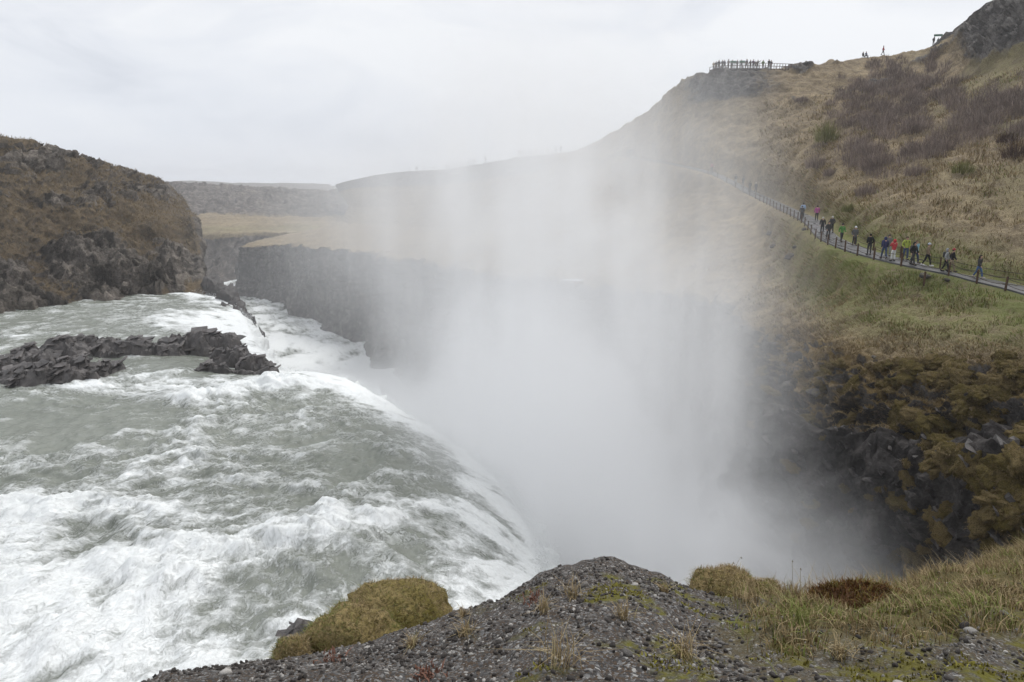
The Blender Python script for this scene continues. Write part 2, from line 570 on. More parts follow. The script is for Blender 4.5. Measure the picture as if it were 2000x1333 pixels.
HILL_G, HILL_N, HILL_S, HILL_T = G, NH, S, T
rockm_h, green_h = rock_a, green
HBVH = BVHTree.FromPolygons(G.reshape(-1, 3).tolist(), grid_faces(*G.shape[:2]).tolist())


def cast(px, py, bvh=None):
    r = Vector(ray(px, py))
    h = (bvh or HBVH).ray_cast(Vector((0, 0, 0)), r.normalized())
    return h[0], h[1]


def ground_z(x, y, bvh=None, top=60):
    h = (bvh or HBVH).ray_cast(Vector((x, y, top)), Vector((0, 0, -1)))
    return h[0]


# ------------------------------------------------------------------ the left bank
ZR = -14.0


def bank_rows():
    R = {
        'sky': [(-900, 225, 95), (-400, 240, 104), (0, 269, 112), (90, 281, 122), (190, 312, 140), (265, 338, 165), (322, 355, 215), (356, 388, 215), (366, 408, 240)],
        'ucf': [(-900, 300, 90), (-400, 315, 97), (0, 332, 104), (90, 345, 112), (190, 360, 126), (265, 378, 146), (330, 398, 175), (362, 416, 160), (372, 424, 190)],
        'lg1': [(-900, 390, 86), (-400, 400, 92), (0, 415, 98), (90, 415, 104), (190, 415, 113), (270, 412, 124), (345, 425, 131), (377, 424, 126), (380, 440, 150)],
        'lg2': [(-900, 480, 80), (-400, 490, 86), (0, 505, 90), (90, 500, 96), (190, 485, 103), (290, 470, 111), (360, 470, 115), (388, 478, 113), (386, 500, 135)],
        'lg3': [(-900, 590, 72), (-400, 585, 78), (0, 568, 84), (100, 555, 89), (200, 540, 94), (300, 528, 99), (375, 530, 102), (394, 535, 103), (390, 560, 120)],
    }
    base = [at_z(-900, 700, ZR), at_z(-400, 652, ZR), at_z(0, 611, ZR), at_z(100, 597, ZR), at_z(200, 584, ZR), at_z(300, 573, ZR), at_z(372, 573, ZR), at(400, 578, 96), at(395, 600, 112)]
    rows = [np.array([at(*p) for p in R[k]]) for k in ('sky', 'ucf', 'lg1', 'lg2', 'lg3')]
    rows.append(np.array(base))
    low = np.array(base) + np.array((1.5, -2.0, -10))
    low[-2:, 2] = -40
    low[-2, 0] += 2
    rows.append(low)
    bk = rows[0] * np.array((1.5, 1.6, 1)) + np.array((0, 0, 2.0))
    bk[:, 2] = rows[0][:, 2] + 1
    bk[:, 0] *= 1.15
    bk[-3] = rows[0][-3] + np.array((-35, 25, -3))
    bk[-2:] = rows[0][-2:] + np.array((-30, 12, -10))
    return np.stack([bk] + rows)


G, S, T = loft(bank_rows(), [16, 40, 60, 66, 60, 60, 50, 24], [8, 56, 60, 64, 64, 56, 16], 4)
N0 = grid_normals(G)
if N0[150, 100, 2] < 0:
    N0 = -N0
PX0 = pix(G)
warp = fbm(G * 0.08, 3) * 1.2
band = G[..., 2] + 3.0 * fbm(G * 0.05 + 40, 3) + 0.05 * G[..., 0]
cliff1 = np.exp(-((band - 2.5) / 2.4) ** 2)
cliff2 = np.exp(-((band + 5.0) / 1.6) ** 2) * 0.8
cliff3 = sstep(-10.2, -12.5, band)
rockm = np.clip(np.maximum.reduce([cliff1, cliff2, cliff3]) * sstep(-0.35, 0.25, perlin(G * 0.09 + 8) + 0.25), 0, 1)
fr = (band / 3.6 + 0.35 * fbm(G * 0.11 + 60, 3)) % 1.0
ledge = sstep(0.0, 0.35, fr) * sstep(1.0, 0.7, fr)
vis = sstep(-0.15, 0.2, fbm(G * 0.06 + 22, 3))
rockm = np.clip(np.maximum(rockm, vis * sstep(0.75, 0.95, fr + 0.15 * perlin(G * 0.5)) * 0.9), 0, 1)
rockm = np.maximum(rockm, sstep(6.5, 7.0, S) * sstep(2.6, 3.2, T))
st = G * np.array((0.34, 0.34, 0.3))
c1, c2 = cells(st), cells(G * np.array((0.9, 0.9, 0.65)) + 3)
rocky = fbm(G * 0.16, 5, 0.55, True) * 1.5 + (c1[1] - 0.5) * 2.3 + (c2[1] - 0.5) * 1.2
hum = fbm(G * 0.13 + 4, 5, 0.55) * 1.9 + fbm(G * 0.9, 3) * 0.25
step = 1.7 * (ledge - 0.5) * vis - 1.6 * cliff1 - 1.2 * cliff2 - 0.8 * cliff3
fade = sstep(7, 5.8, T) * 0.7 + 0.3
disp = (hum * (1 - 0.4 * rockm) + step * 0.9 + rocky * rockm) * fade
disp *= np.where(T < 1.15, 0.35, 1.0) * (1 - 0.72 * sstep(5.2, 6.4, S))
G = G + N0 * disp[..., None]
NB = grid_normals(G)
if NB[150, 100, 2] < 0:
    NB = -NB
rock_a = np.clip(rockm * 0.7 + sstep(0.55, 0.2, NB[..., 2]) * 0.45 + 0.1 * (PX0[..., 0] > 180) * (T < 2.5), 0, 1)
bank_me = np_mesh('river_bank', G, grid_faces(*G.shape[:2]), True,
                  {'rock': rock_a.ravel(), 'green': np.zeros(G[..., 0].size), 'moss': (np.clip(NB[..., 2], 0, 1) * 0.35).ravel()}, MAT['bank'])
bank = tag(obj('river_bank', bank_me), 'steep brown left river bank with rocky ledges above the water', kind='structure')
BANK_G, BANK_N, BANK_ROCK = G, NB, rock_a

# ------------------------------------------------------------------ the far canyon and hills
R = {
    'sky': [(200, 352, 640), (300, 355, 620), (430, 361, 600), (560, 369, 610), (690, 374, 640), (900, 372, 700)],
    'band': [(200, 414, 470), (300, 410, 470), (430, 412, 470), (560, 417, 480), (690, 418, 500), (900, 410, 560)],
    'foot': [(200, 440, 375), (320, 436, 375), (430, 431, 378), (560, 436, 385), (690, 433, 405), (900, 426, 450)],
    'brow': [(250, 450, 335), (380, 456, 328), (440, 457, 322), (530, 452, 325), (640, 452, 345), (800, 445, 390)],
    'base': [(250, 520, 325), (380, 520, 315), (440, 512, 312), (530, 512, 318), (640, 512, 335), (800, 510, 380)],
    'bank': [(250, 548, 300), (380, 552, 292), (440, 547, 293), (530, 540, 305), (640, 540, 320), (800, 540, 360)],
}
rr = [np.array([at(*p) for p in R[k]]) for k in R]
bk = rr[0] * np.array((2.4, 2.4, 1)) + np.array((0, 0, -4))
dn = rr[-1] + np.array((0, -12, -5))
G, S, T = loft(np.stack([bk] + rr + [dn]), [50, 70, 70, 60, 30], [6, 44, 24, 30, 50, 18, 5], 3)
N0 = grid_normals(G)
if N0[100, 90, 2] < 0:
    N0 = -N0
rockm = np.maximum(sstep(4.0, 4.25, T) * sstep(6.2, 5.6, T), sstep(0.95, 1.05, T) * sstep(2.95, 2.2, T))
cc = cells(G * np.array((0.2, 0.2, 0.03)))
disp = fbm(G * 0.05, 4) * 2.0 + rockm * ((cc[1] - 0.5) * 3.0 + fbm(G * 0.07, 4, 0.5, True) * 1.5) + rockm * (T > 3) * perlin(G * np.array((.035, .035, .01))) * 8
disp *= np.where(T < 1.1, 0.5, 1)
G = G + N0 * disp[..., None]
green = sstep(5.0, 5.3, T) * sstep(6.0, 5.6, T) * 0.9 + 0.25 * np.exp(-((T - 3.7) / 0.3) ** 2)
far_me = np_mesh('canyon_terrace', G, grid_faces(*G.shape[:2]), True,
                 {'rock': np.clip(rockm * 0.9 + sstep(5.5, 6, T), 0, 1).ravel(), 'green': green.ravel(), 'moss': np.zeros(G[..., 0].size)}, MAT['far'])
tag(obj('canyon_terrace', far_me), 'far canyon cliffs with a straw coloured terrace above the bend', kind='structure')

R = [[(-2500, 366, 2300), (-900, 362, 2000), (100, 357, 1800), (340, 353.5, 1700), (390, 354.5, 1700), (480, 358, 1750), (570, 357, 1800), (640, 361, 1900), (720, 365, 1900), (1400, 366, 2000), (3500, 366, 2600)]]
top = np.array([at(*p) for p in R[0]])
bot = np.array([at(p[0], 378, p[2] * 0.6) for p in R[0]])
G, S, T = loft(np.stack([top * np.array((1.3, 1.3, .6)), top, bot, bot * np.array((.5, .5, 1.0)) + np.array((0, 0, -30))]), [20, 20, 40, 30, 30, 30, 30, 30, 30, 20], [4, 20, 6], 1)
G[..., 2] += fbm(G * np.array((.01, .01, .0)), 4) * 4
tag(obj('hills', np_mesh('hills', G, grid_faces(*G.shape[:2]), True, {'rock': np.full(G[..., 0].size, 0.9), 'green': np.zeros(G[..., 0].size), 'moss': np.zeros(G[..., 0].size)}, MAT['far'])),
    'low grey hills along the horizon', kind='structure')

# ------------------------------------------------------------------ the river
def water_mat():
    m, t = new_mat('river_water')
    fl = t.attr('flow', True)
    fm = t.attr('foam')
    P = t.add('ShaderNodeTexCoord').outputs['Object']
    warp = t.add('ShaderNodeTexNoise', {'Vector': fl, 'Scale': 0.9, 'Detail': 5.0, 'Roughness': 0.6}).outputs['Color']
    wv = t.vmath('ADD', fl, t.vmath('MULTIPLY', t.vmath('SUBTRACT', warp, (.5, .5, .5)), (1.5, 1.5, 0)))
    st = t.vmath('MULTIPLY', wv, (1.0, 0.3, 1.0))
    n1 = t.noise(fl, 0.7, 10, 0.68)
    ns_ = t.noise(st, 1.9, 8, 0.7)
    fine = t.noise(wv, 9.0, 5, 0.75)
    l1 = t.add('ShaderNodeTexVoronoi', {'Vector': wv, 'Scale': 0.75}, feature='DISTANCE_TO_EDGE').outputs[0]
    l2 = t.add('ShaderNodeTexVoronoi', {'Vector': t.vmath('MULTIPLY', wv, (1.0, 0.6, 1.0)), 'Scale': 1.9}, feature='DISTANCE_TO_EDGE').outputs[0]
    lace = t.math('MAXIMUM', t.smooth(l1, 0.10, 0.0), t.math('MULTIPLY', t.smooth(l2, 0.16, 0.0), 0.85))
    lace = t.math('MULTIPLY', lace, t.smooth(t.math('ADD', fine, t.math('MULTIPLY', t.math('SUBTRACT', n1, 0.5), 1.2)), 0.36, 0.62))
    lace = t.math('MULTIPLY', lace, t.smooth(fm, 0.0, 0.45))
    mixn = t.math('ADD', t.math('MULTIPLY', t.math('SUBTRACT', n1, 0.5), 1.9), t.math('MULTIPLY', t.math('SUBTRACT', ns_, 0.5), 1.5))
    mixn = t.math('ADD', mixn, t.math('MULTIPLY', t.math('SUBTRACT', fine, 0.5), 0.75))
    solid = t.smooth(t.math('ADD', fm, mixn), 0.25, 0.95)
    f = t.math('MAXIMUM', solid, t.math('MULTIPLY', lace, 0.85), clamp=True)
    f = t.math('MULTIPLY', f, t.smooth(fine, 0.25, 0.55, 0.7, 1.0), clamp=True)
    wcol = t.mix(n1, (0.155, 0.168, 0.138), (0.27, 0.285, 0.245))
    c = t.mix(f, wcol, (0.86, 0.88, 0.87))
    bump = t.math('ADD', t.math('MULTIPLY', n1, 0.6), t.math('MULTIPLY', fine, 0.18))
    bump = t.math('ADD', bump, t.math('MULTIPLY', f, 0.25))
    rough = t.math('ADD', 0.22, t.math('MULTIPLY', f, 0.5))
    finish(t, c, rough, bump, 0.75, 0.3, 0.45)
    return m


MAT['water'] = water_mat()
LIP = [(300, 560, -14), (372, 572, -14), (425, 583, -14.3), (462, 604, -15.0), (484, 640, -15.3), (502, 684, -15.3), (540, 722, -15.2), (618, 728, -15.2), (690, 748, -15.6),
       (768, 796, -16.3), (858, 852, -16.9), (940, 914, -17.3), (996, 980, -17.6), (1030, 1054, -17.6), (1046, 1122, -17.4), (1050, 1205, -16.6), (1090, 1300, -16.6), (1140, 1430, -16.6), (1210, 1620, -16.6)]
lip = np.array([at_z(a, b, z) for a, b, z in LIP])
sp = span([12, 30, 34, 36, 36, 36, 44, 44, 54, 60, 60, 60, 60, 56, 44, 30, 24, 20])
L = catmull(lip, sp)
for _ in range(14):
    L[1:-1] = .25 * L[:-2] + .5 * L[1:-1] + .25 * L[2:]
ln = np.zeros((len(L), 2))
tg = np.gradient(L[:, :2], axis=0)
for _ in range(900):
    tg[1:-1] = .25 * tg[:-2] + .5 * tg[1:-1] + .25 * tg[2:]
tg /= np.linalg.norm(tg, axis=1)[:, None]
ln = np.stack((tg[:, 1], -tg[:, 0]), 1)            # candidate towards upstream (-x, -y)
if ln[300, 0] > 0:
    ln = -ln
arc = np.concatenate(([0], np.cumsum(np.linalg.norm(np.diff(L[:, :2], axis=0), axis=1))))
up = np.concatenate((np.linspace(0, 14, 130, endpoint=False), np.linspace(14, 34, 150, endpoint=False), np.linspace(34, 75, 90)))
ns, nt = len(L), len(up)
# upstream the stream lines straighten, so that the sheet does not fold
mean_n = np.array((-0.86, -0.42))
mean_n /= np.linalg.norm(mean_n)
kblend = sstep(0, 18, up)[None, :, None]
dirs = ln[:, None, :] * (1 - kblend) + mean_n * kblend
step = np.diff(np.concatenate(([0], up)))
XY = L[:, None, :2] + np.cumsum(dirs * step[None, :, None], axis=1)
for it in range(420):
    j0 = int(np.searchsorted(up, 1.0 + it * 0.04))
    if j0 < nt:
        XY[1:-1, j0:] = .25 * XY[:-2, j0:] + .5 * XY[1:-1, j0:] + .25 * XY[2:, j0:]
A = np.broadcast_to(arc[:, None], (ns, nt))
U = np.broadcast_to(up[None, :], (ns, nt))
q = np.concatenate((XY, np.zeros((ns, nt, 1))), -1)
dropL = (L[:, 2] - ZR)[:, None]
Z = ZR + dropL * np.clip(1 - U / 10, 0, 1) ** 2
pxw = pix(np.concatenate((XY, np.full((ns, nt, 1), ZR)), -1))
nearw = sstep(700, 800, pxw[..., 1])
# standing waves: streamwise crests, warped
wq = q + 2.2 * np.stack((perlin(q * 0.16), perlin(q * 0.16 + 40), 0 * U), -1)
fl = np.stack((A * 0.9, U * 1.0, 0 * U), -1) + 3.0 * np.stack((fbm(q * .11, 2), fbm(q * .11 + 9, 2), 0 * U), -1)
w_big = fbm(wq * np.array((0.13, 0.17, 1)), 3)
w_mid = fbm(wq * np.array((0.36, 0.45, 1)) + 5, 4, 0.55)
w_rid = fbm(fl * np.array((0.22, 0.34, 1)) + 15, 4, 0.5, True)
w_fine = fbm(wq * 1.5 + 3, 4, 0.6)
amp = 0.45 + 0.75 * nearw
calm = np.exp(-(((pxw[..., 0] - 60) / 260) ** 2 + ((pxw[..., 1] - 830) / 60) ** 2)) + np.exp(-(((pxw[..., 0] - 420) / 150) ** 2 + ((pxw[..., 1] - 690) / 28) ** 2))
amp = amp * (1 - 0.6 * np.clip(calm, 0, 1)) * (0.45 + 0.55 * sstep(1, 9, U))
w_hf = fbm(wq * 4.2 + 13, 3, 0.6)
wave = amp * (0.42 * w_big + 0.24 * w_mid + 0.13 * w_rid + 0.12 * w_fine + 0.05 * w_hf)


def seg_bump(a, b, wid):
    a, b = at_z(*a, ZR)[:2], at_z(*b, ZR)[:2]
    d = b - a
    tt = np.clip(((XY - a) @ d) / (d @ d), 0, 1)
    dd = np.linalg.norm(XY - a - tt[..., None] * d, axis=-1)
    return np.exp(-(dd / wid) ** 2)


hump = seg_bump((390, 790), (560, 752), 1.6) + seg_bump((560, 752), (720, 745), 1.9)
hump2 = seg_bump((500, 1075), (700, 1010), 1.3) + 0.8 * seg_bump((0, 1010), (330, 1000), 1.3) + 0.8 * seg_bump((270, 950), (420, 890), 1.1) + 0.9 * seg_bump((0, 1170), (480, 1075), 1.5) + 0.7 * seg_bump((60, 900), (420, 830), 1.2)
wave = wave + 0.62 * hump * (0.8 + 0.5 * w_mid) + 0.28 * hump2 * (0.9 + 0.7 * w_mid)
edge = sstep(0, 6, A) if False else 1.0
Zw = Z + wave
# foam where the water is rough, breaking or about to fall
foam = 0.13 + 0.2 * nearw + 0.36 * w_mid + 0.30 * w_big + 0.2 * (w_rid - 0.8)
foam += 0.5 * hump + 0.38 * hump2
foam += 0.55 * sstep(6.0, 0.5, U) * (0.85 + 0.8 * w_mid) + 0.35 * sstep(2.2, 0.2, U)
foam += 0.5 * sstep(1050, 1250, pxw[..., 1] + 0.35 * (500 - pxw[..., 0]))
foam += 0.75 * np.exp(-(((pxw[..., 0] - 400) / 130) ** 2 + ((pxw[..., 1] - 622) / 24) ** 2))
foam += 0.55 * np.exp(-(((pxw[..., 0] - 300) / 200) ** 2 + ((pxw[..., 1] - 752) / 22) ** 2))
foam += 0.35 * np.exp(-(((pxw[..., 0] - 480) / 60) ** 2 + ((pxw[..., 1] - 670) / 14) ** 2))
foam -= 0.5 * np.clip(calm, 0, 1)
foam += 0.9 * sstep(4, 1, U) * sstep(520, 560, pxw[..., 0]) * sstep(800, 740, pxw[..., 0])
foam += 0.12 * perlin(fl * np.array((0.9, 0.3, 1)) + 7) + 0.1 * w_fine
foam -= 0.25 * np.exp(-(((pxw[..., 0] - 780) / 160) ** 2 + ((pxw[..., 1] - 860) / 70) ** 2))
foam = np.clip(foam, 0, 1.1)
RIV = np.concatenate((XY, Zw[..., None]), -1)
flow = np.stack((A, U * 0.8, 0 * U), -1)
river_me = np_mesh('river', RIV, grid_faces(ns, nt), True, {'foam': foam.ravel(), 'flow': flow.reshape(-1, 3)}, MAT['water'])
river = tag(obj('river', river_me), 'grey green river with white rapids running to the lip of the fall', kind='structure')

# the fall: the sheet bends over the lip and drops into the canyon
ad = np.concatenate((np.linspace(0, 2.4, 60), np.linspace(2.5, 7.0, 60)))
nf = len(ad)
slope0 = 0.62
drop = slope0 * ad + 0.5 * 1.05 * ad ** 2
XYf = L[:, None, :2] - ln[:, None, :] * ad[None, :, None]
qf = np.concatenate((XYf, -drop[None, :, None].repeat(ns, 0) * 0.4), -1)
Af = np.broadcast_to(arc[:, None], (ns, nf))
arcf = np.concatenate(([0], np.cumsum(np.hypot(np.diff(ad), np.diff(drop)))))
ragged = fbm(np.stack((Af * 0.8, np.broadcast_to(arcf, (ns, nf)) * 0.35, 0 * Af), -1), 5, 0.6)
Zf = Zw[:, :1] - drop[None, :] + ragged * 0.75 * sstep(0, 1.2, ad)[None, :]
push = ragged * 0.5 * sstep(0, 1.5, ad)[None, :]
XYf = XYf - ln[:, None, :] * push[..., None]
foamf = np.clip(foam[:, :1] + sstep(0, 1.2, ad)[None, :] * 0.7 + 0.25 * ragged, 0, 1.2)
FALL = np.concatenate((XYf, Zf[..., None]), -1)
flowf = np.stack((Af, -np.broadcast_to(arcf, (ns, nf)) * 0.5, 0 * Af), -1)
fall_me = np_mesh('waterfall', FALL, grid_faces(ns, nf, True), True, {'foam': foamf.ravel(), 'flow': flowf.reshape(-1, 3)}, MAT['water'])
tag(obj('waterfall', fall_me), 'white water plunging over the curved lip into the canyon', kind='structure')

# torn water along the lip
pick = rng.integers(0, ns - 60, 16000)
pf = np.clip((rng.gamma(1.6, 9, 16000)).astype(int), 3, nf - 1)
c0 = FALL[pick, pf] + rng.normal(size=(16000, 3)) * 0.12
c0[:, 2] += np.abs(rng.normal(size=16000)) * 0.2
c0[:, :2] -= ln[pick] * np.abs(rng.normal(size=(16000, 1))) * 0.25
sz = 0.008 + 0.022 * rng.random(16000) ** 2
tet = np.array([(1, 1, 1), (1, -1, -1), (-1, 1, -1), (-1, -1, 1)], float)
V = c0[:, None] + tet[None] * sz[:, None, None] * (0.6 + 0.8 * rng.random((16000, 4, 1)))
Fc = (np.arange(16000)[:, None, None] * 4 + np.array([(0, 1, 2), (0, 3, 1), (0, 2, 3), (1, 3, 2)])[None]).reshape(-1, 3)
MAT['foam'] = plain_mat('foam', (0.86, 0.88, 0.88), 0.6, 0.05)
tag(obj('spray_drops', np_mesh('spray_drops', V.reshape(-1, 3), Fc, True, None, MAT['foam'])), 'white torn drops thrown off the lip of the fall', 'spray', kind='stuff')

# the river in the canyon
xs, ys = np.linspace(-150, 45, 260), np.concatenate((np.linspace(10, 120, 90, endpoint=False), np.linspace(120, 330, 200)))
X, Y = np.meshgrid(xs, ys, indexing='ij')
q = np.stack((X, Y, 0 * X), -1)
wv = fbm(q * np.array((0.14, 0.09, 1)), 4, 0.55)
Gc = np.stack((X, Y, -38.3 + 0.55 * wv), -1)
ca = math.radians(28)
flc = np.stack((X * math.cos(ca) + Y * math.sin(ca), (-X * math.sin(ca) + Y * math.cos(ca)) * 0.45, 0 * X), -1) * 0.55
fo = np.clip(0.66 + 0.5 * wv + 0.5 * sstep(220, 120, Y), 0, 1.15)
cr = obj('canyon_river', np_mesh('canyon_river', Gc, grid_faces(260, 290, True), True, {'foam': fo.ravel(), 'flow': flc.reshape(-1, 3)}, MAT['water']))
tag(cr, 'pale churning river far below between the canyon walls', kind='structure')

# ------------------------------------------------------------------ the path, its fence and the hillside's rocks
def path_mat():
    m, t = new_mat('wet_asphalt')
    P = t.add('ShaderNodeTexCoord').outputs['Object']
    n = t.noise(P, 0.9, 4, 0.6)
    f = t.noise(P, 14, 3, 0.6)
    c = t.mix(n, (0.035, 0.034, 0.035), (0.075, 0.073, 0.073))
    finish(t, c, t.smooth(n, 0.35, 0.6, 0.25, 0.6), f, 0.25, 0.02, 0.4)
    return m


ptan = np.gradient(PATH[:, :2], axis=0)
ptan /= np.linalg.norm(ptan, axis=1)[:, None]
pn = np.stack((ptan[:, 1], -ptan[:, 0]), 1)
if pn[200, 0] < 0:
    pn = -pn                                   # pn points uphill, away from the canyon
prof = [(-1.1, -0.25), (-1.02, 0.05), (-0.5, 0.09), (0.5, 0.1), (1.02, 0.06), (1.1, -0.25)]
PV = np.stack([np.concatenate((PATH[:, :2] + pn * a, (PATH[:, 2] + b)[:, None]), 1) for a, b in prof], 1)
path_o = tag(obj('path', np_mesh('path', PV, grid_faces(*PV.shape[:2], True), False, None, path_mat())), 'wet grey walking path climbing along the slope', kind='structure')

MAT['wood'] = plain_mat('weathered_wood', (0.085, 0.05, 0.032), 0.85, 0.3, 9)
MAT['rope'] = plain_mat('dark_rope', (0.06, 0.05, 0.04), 0.9, 0.2, 9)


def tube(pts, radii, sides=6):
    pts = np.asarray(pts, float)
    n = len(pts)
    radii = np.broadcast_to(np.asarray(radii, float), (n,))
    t = np.gradient(pts, axis=0)
    t /= np.linalg.norm(t, axis=1)[:, None] + 1e-9
    ref = np.where(np.abs(t[:, 2:3]) > 0.9, np.array((1.0, 0, 0)), np.array((0, 0, 1.0)))
    a = np.cross(t, ref)
    a /= np.linalg.norm(a, axis=1)[:, None] + 1e-9
    b = np.cross(t, a)
    th = np.linspace(0, 2 * math.pi, sides, endpoint=False)
    V = pts[:, None] + radii[:, None, None] * (np.cos(th)[None, :, None] * a[:, None] + np.sin(th)[None, :, None] * b[:, None])
    V = V.reshape(-1, 3)
    f = []
    for i in range(n - 1):
        for j in range(sides):
            f.append((i * sides + j, i * sides + (j + 1) % sides, (i + 1) * sides + (j + 1) % sides, (i + 1) * sides + j))
    V = np.vstack([V, pts[:1], pts[-1:]])
    c0, c1 = n * sides, n * sides + 1
    for j in range(sides):
        f.append((c0, (j + 1) % sides, j, c0))
        f.append((c1, (n - 1) * sides + j, (n - 1) * sides + (j + 1) % sides, c1))
    tri = []
    for q_ in f:
        if q_[0] == q_[3]:
            tri.append(q_[:3])
        else:
            tri.append(q_[:3])
            tri.append((q_[0], q_[2], q_[3]))
    return V, np.array(tri)


def merge(parts):
    vs, fs, o = [], [], 0
    for v, f in parts:
        vs.append(v)
        fs.append(np.asarray(f) + o)
        o += len(v)
    return np.vstack(vs), np.vstack(fs)


def box(c, d, rz=0.0, tilt=0.0):
    """box as triangles: centre, full size, turned about z"""
    v = np.array([(x, y, z) for x in (-.5, .5) for y in (-.5, .5) for z in (-.5, .5)]) * np.array(d)
    ca, sa = math.cos(rz), math.sin(rz)
    v = v @ np.array(((ca, sa, 0), (-sa, ca, 0), (0, 0, 1))) + np.array(c)
    f = [(0, 1, 3), (0, 3, 2), (4, 6, 7), (4, 7, 5), (0, 4, 5), (0, 5, 1), (2, 3, 7), (2, 7, 6), (0, 2, 6), (0, 6, 4), (1, 5, 7), (1, 7, 3)]
    return v, np.array(f)


# posts: a square timber with a chamfered head, one mesh shared by all
pv, pf_ = merge([box((0, 0, 0.42), (0.1, 0.1, 1.16)), box((0, 0, 1.02), (0.075, 0.075, 0.06))])
post_me = np_mesh('post', pv, pf_, False, None, MAT['wood'])
arcp = np.concatenate(([0], np.cumsum(np.linalg.norm(np.diff(PATH, axis=0), axis=1))))


def path_at(a):
    return np.array([np.interp(a, arcp, PATH[:, i]) for i in range(3)]), np.array([np.interp(a, arcp, pn[:, i]) for i in range(2)])


def path_from_px(px):
    pp = pix(PATH)
    return float(np.interp(px, pp[:, 0], arcp))


def fence(side, a0, a1, step, label, every=1):
    root = empty('rope_fence', path_at((a0 + a1) / 2)[0])
    base = np.array(root.location)
    tag(root, label, 'fence')
    tops = []
    for a in np.arange(a0, a1, step):
        p, n = path_at(a)
        q = np.array((p[0] + n[0] * 1.3 * side, p[1] + n[1] * 1.3 * side, 0))
        g = ground_z(q[0], q[1])
        q[2] = (g.z if g else p[2]) - 0.05
        o = obj('post', post_me, root)
        o.location = q - base
        o.rotation_euler = (random.uniform(-.04, .04), random.uniform(-.04, .04), math.atan2(n[1], n[0]))
        tops.append(q + np.array((0, 0, 0.94)))
    tops = np.array(tops)
    for h in (0.0, -0.42):
        pts = []
        for i in range(len(tops) - 1):
            for k in np.linspace(0, 1, 4, endpoint=False):
                p = tops[i] * (1 - k) + tops[i + 1] * k
                p = p + np.array((0, 0, h - 0.12 * 4 * k * (1 - k)))
                pts.append(p)
        pts.append(tops[-1] + np.array((0, 0, h)))
        v, f = tube(np.array(pts) - base, 0.02, 4)
        obj('rope', np_mesh('rope', v, f, True, None, MAT['rope']), root)


fence(-1, path_from_px(1395), path_from_px(2080), 2.45, 'brown wooden post and rope fence along the canyon side of the path')
fence(1, path_from_px(1640), path_from_px(2080), 5.0, 'sparse low post and rope fence on the uphill side of the path')
lp, _ = cast(1804, 558)
lone = obj('marker_post', post_me.copy())
lone.location = lp - Vector((0, 0, 0.06))
tag(lone, 'lone brown wooden post standing in the grass below the path', 'post')


def icos(sub):
    bm = bmesh.new()
    bmesh.ops.create_icosphere(bm, subdivisions=sub, radius=1.0)
    bm.verts.ensure_lookup_table()
    v = np.array([x.co for x in bm.verts])
    f = np.array([[a.index for a in x.verts] for x in bm.faces])
    bm.free()
    return v, f


ICO1, ICO2, ICO3, ICO4 = icos(1), icos(2), icos(3), icos(4)


def slab_mesh(name, seed, mat, dims=(1, 0.7, 0.35), npts=12):
    """angular block: convex hull of points near the faces of a box"""
    r = np.random.default_rng(seed)
    p = r.uniform(-1, 1, (npts, 3))
    ax = r.integers(0, 3, npts)
    p[np.arange(npts), ax] = np.sign(p[np.arange(npts), ax]) * r.uniform(0.8, 1, npts)
    p *= np.array(dims) * 0.5
    bm = bmesh.new()
    for q_ in p:
        bm.verts.new(q_)
    bmesh.ops.convex_hull(bm, input=list(bm.verts))
    for v in [v for v in bm.verts if not v.link_faces]:
        bm.verts.remove(v)
    bmesh.ops.triangulate(bm, faces=list(bm.faces))
    me = bpy.data.meshes.new(name)
    bm.to_mesh(me)
    bm.free()
    me.materials.append(mat)
    return me


def orient(o, nrm_, spin, tilt=0.0):
    q_ = Vector(nrm_).to_track_quat('Z', 'Y')
    o.rotation_mode = 'QUATERNION'
    from mathutils import Quaternion
    o.rotation_quaternion = q_ @ Quaternion((0, 0, 1), spin) @ Quaternion((1, 0, 0), tilt)


# angular rocks set in the near canyon wall: pieces of the hillside
slabs_w = [slab_mesh('rock', 100 + i, MAT['wallrock'], (1.0, random.uniform(.45, .8), random.uniform(.14, .34)), random.choice((12, 15, 18))) for i in range(14)]
cnt = 0
tries = 0
while cnt < 300 and tries < 6000:
    tries += 1
    px, py = random.uniform(1440, 2000), random.uniform(690, 1140)
    edge = 700 + 0.12 * max(0, px - 1450)
    if py < edge + 20:
        continue
    if px > 1760 and py < 930 and random.random() < 0.75:
        continue
    h, n = cast(px, py)
    if h is None or h.y > 75:
        continue
    o = obj('rock', random.choice(slabs_w), hill)
    sz = random.uniform(0.3, 0.9) * (1.15 if py > 850 else 0.6)
    o.scale = (sz, sz, sz * random.uniform(.7, 1.2))
    n = -n if n.dot(h) > 0 else n
    o.location = h - n * 0.12 * sz
    axis = Vector((0.42 + random.uniform(-.14, .14), -0.3 + random.uniform(-.16, .16), 0.8))
    orient(o, axis.normalized(), random.uniform(-.7, .7), random.uniform(-.12, .12))
    cnt += 1

# moss cushions that hang over the edge of the wall
MAT['moss'] = None


def moss_mat(name, a, b, dark):
    m, t = new_mat(name)
    P = t.add('ShaderNodeTexCoord').outputs['Object']
    info = t.add('ShaderNodeObjectInfo').outputs['Random']
    n = t.noise(P, 1.6, 5, 0.65, 0.4)
    f = t.noise(P, 14, 4, 0.75, 0.8)
    c = t.mix(t.smooth(t.math('ADD', n, t.math('MULTIPLY', t.math('SUBTRACT', info, 0.5), 0.35)), 0.35, 0.65), a, b)
    c = t.mix(t.smooth(f, 0.58, 0.35), c, dark)
    finish(t, c, 0.95, t.math('ADD', t.math('MULTIPLY', n, 0.5), t.math('MULTIPLY', f, 0.6)), 1.0, 0.12, 0.1)
    return m


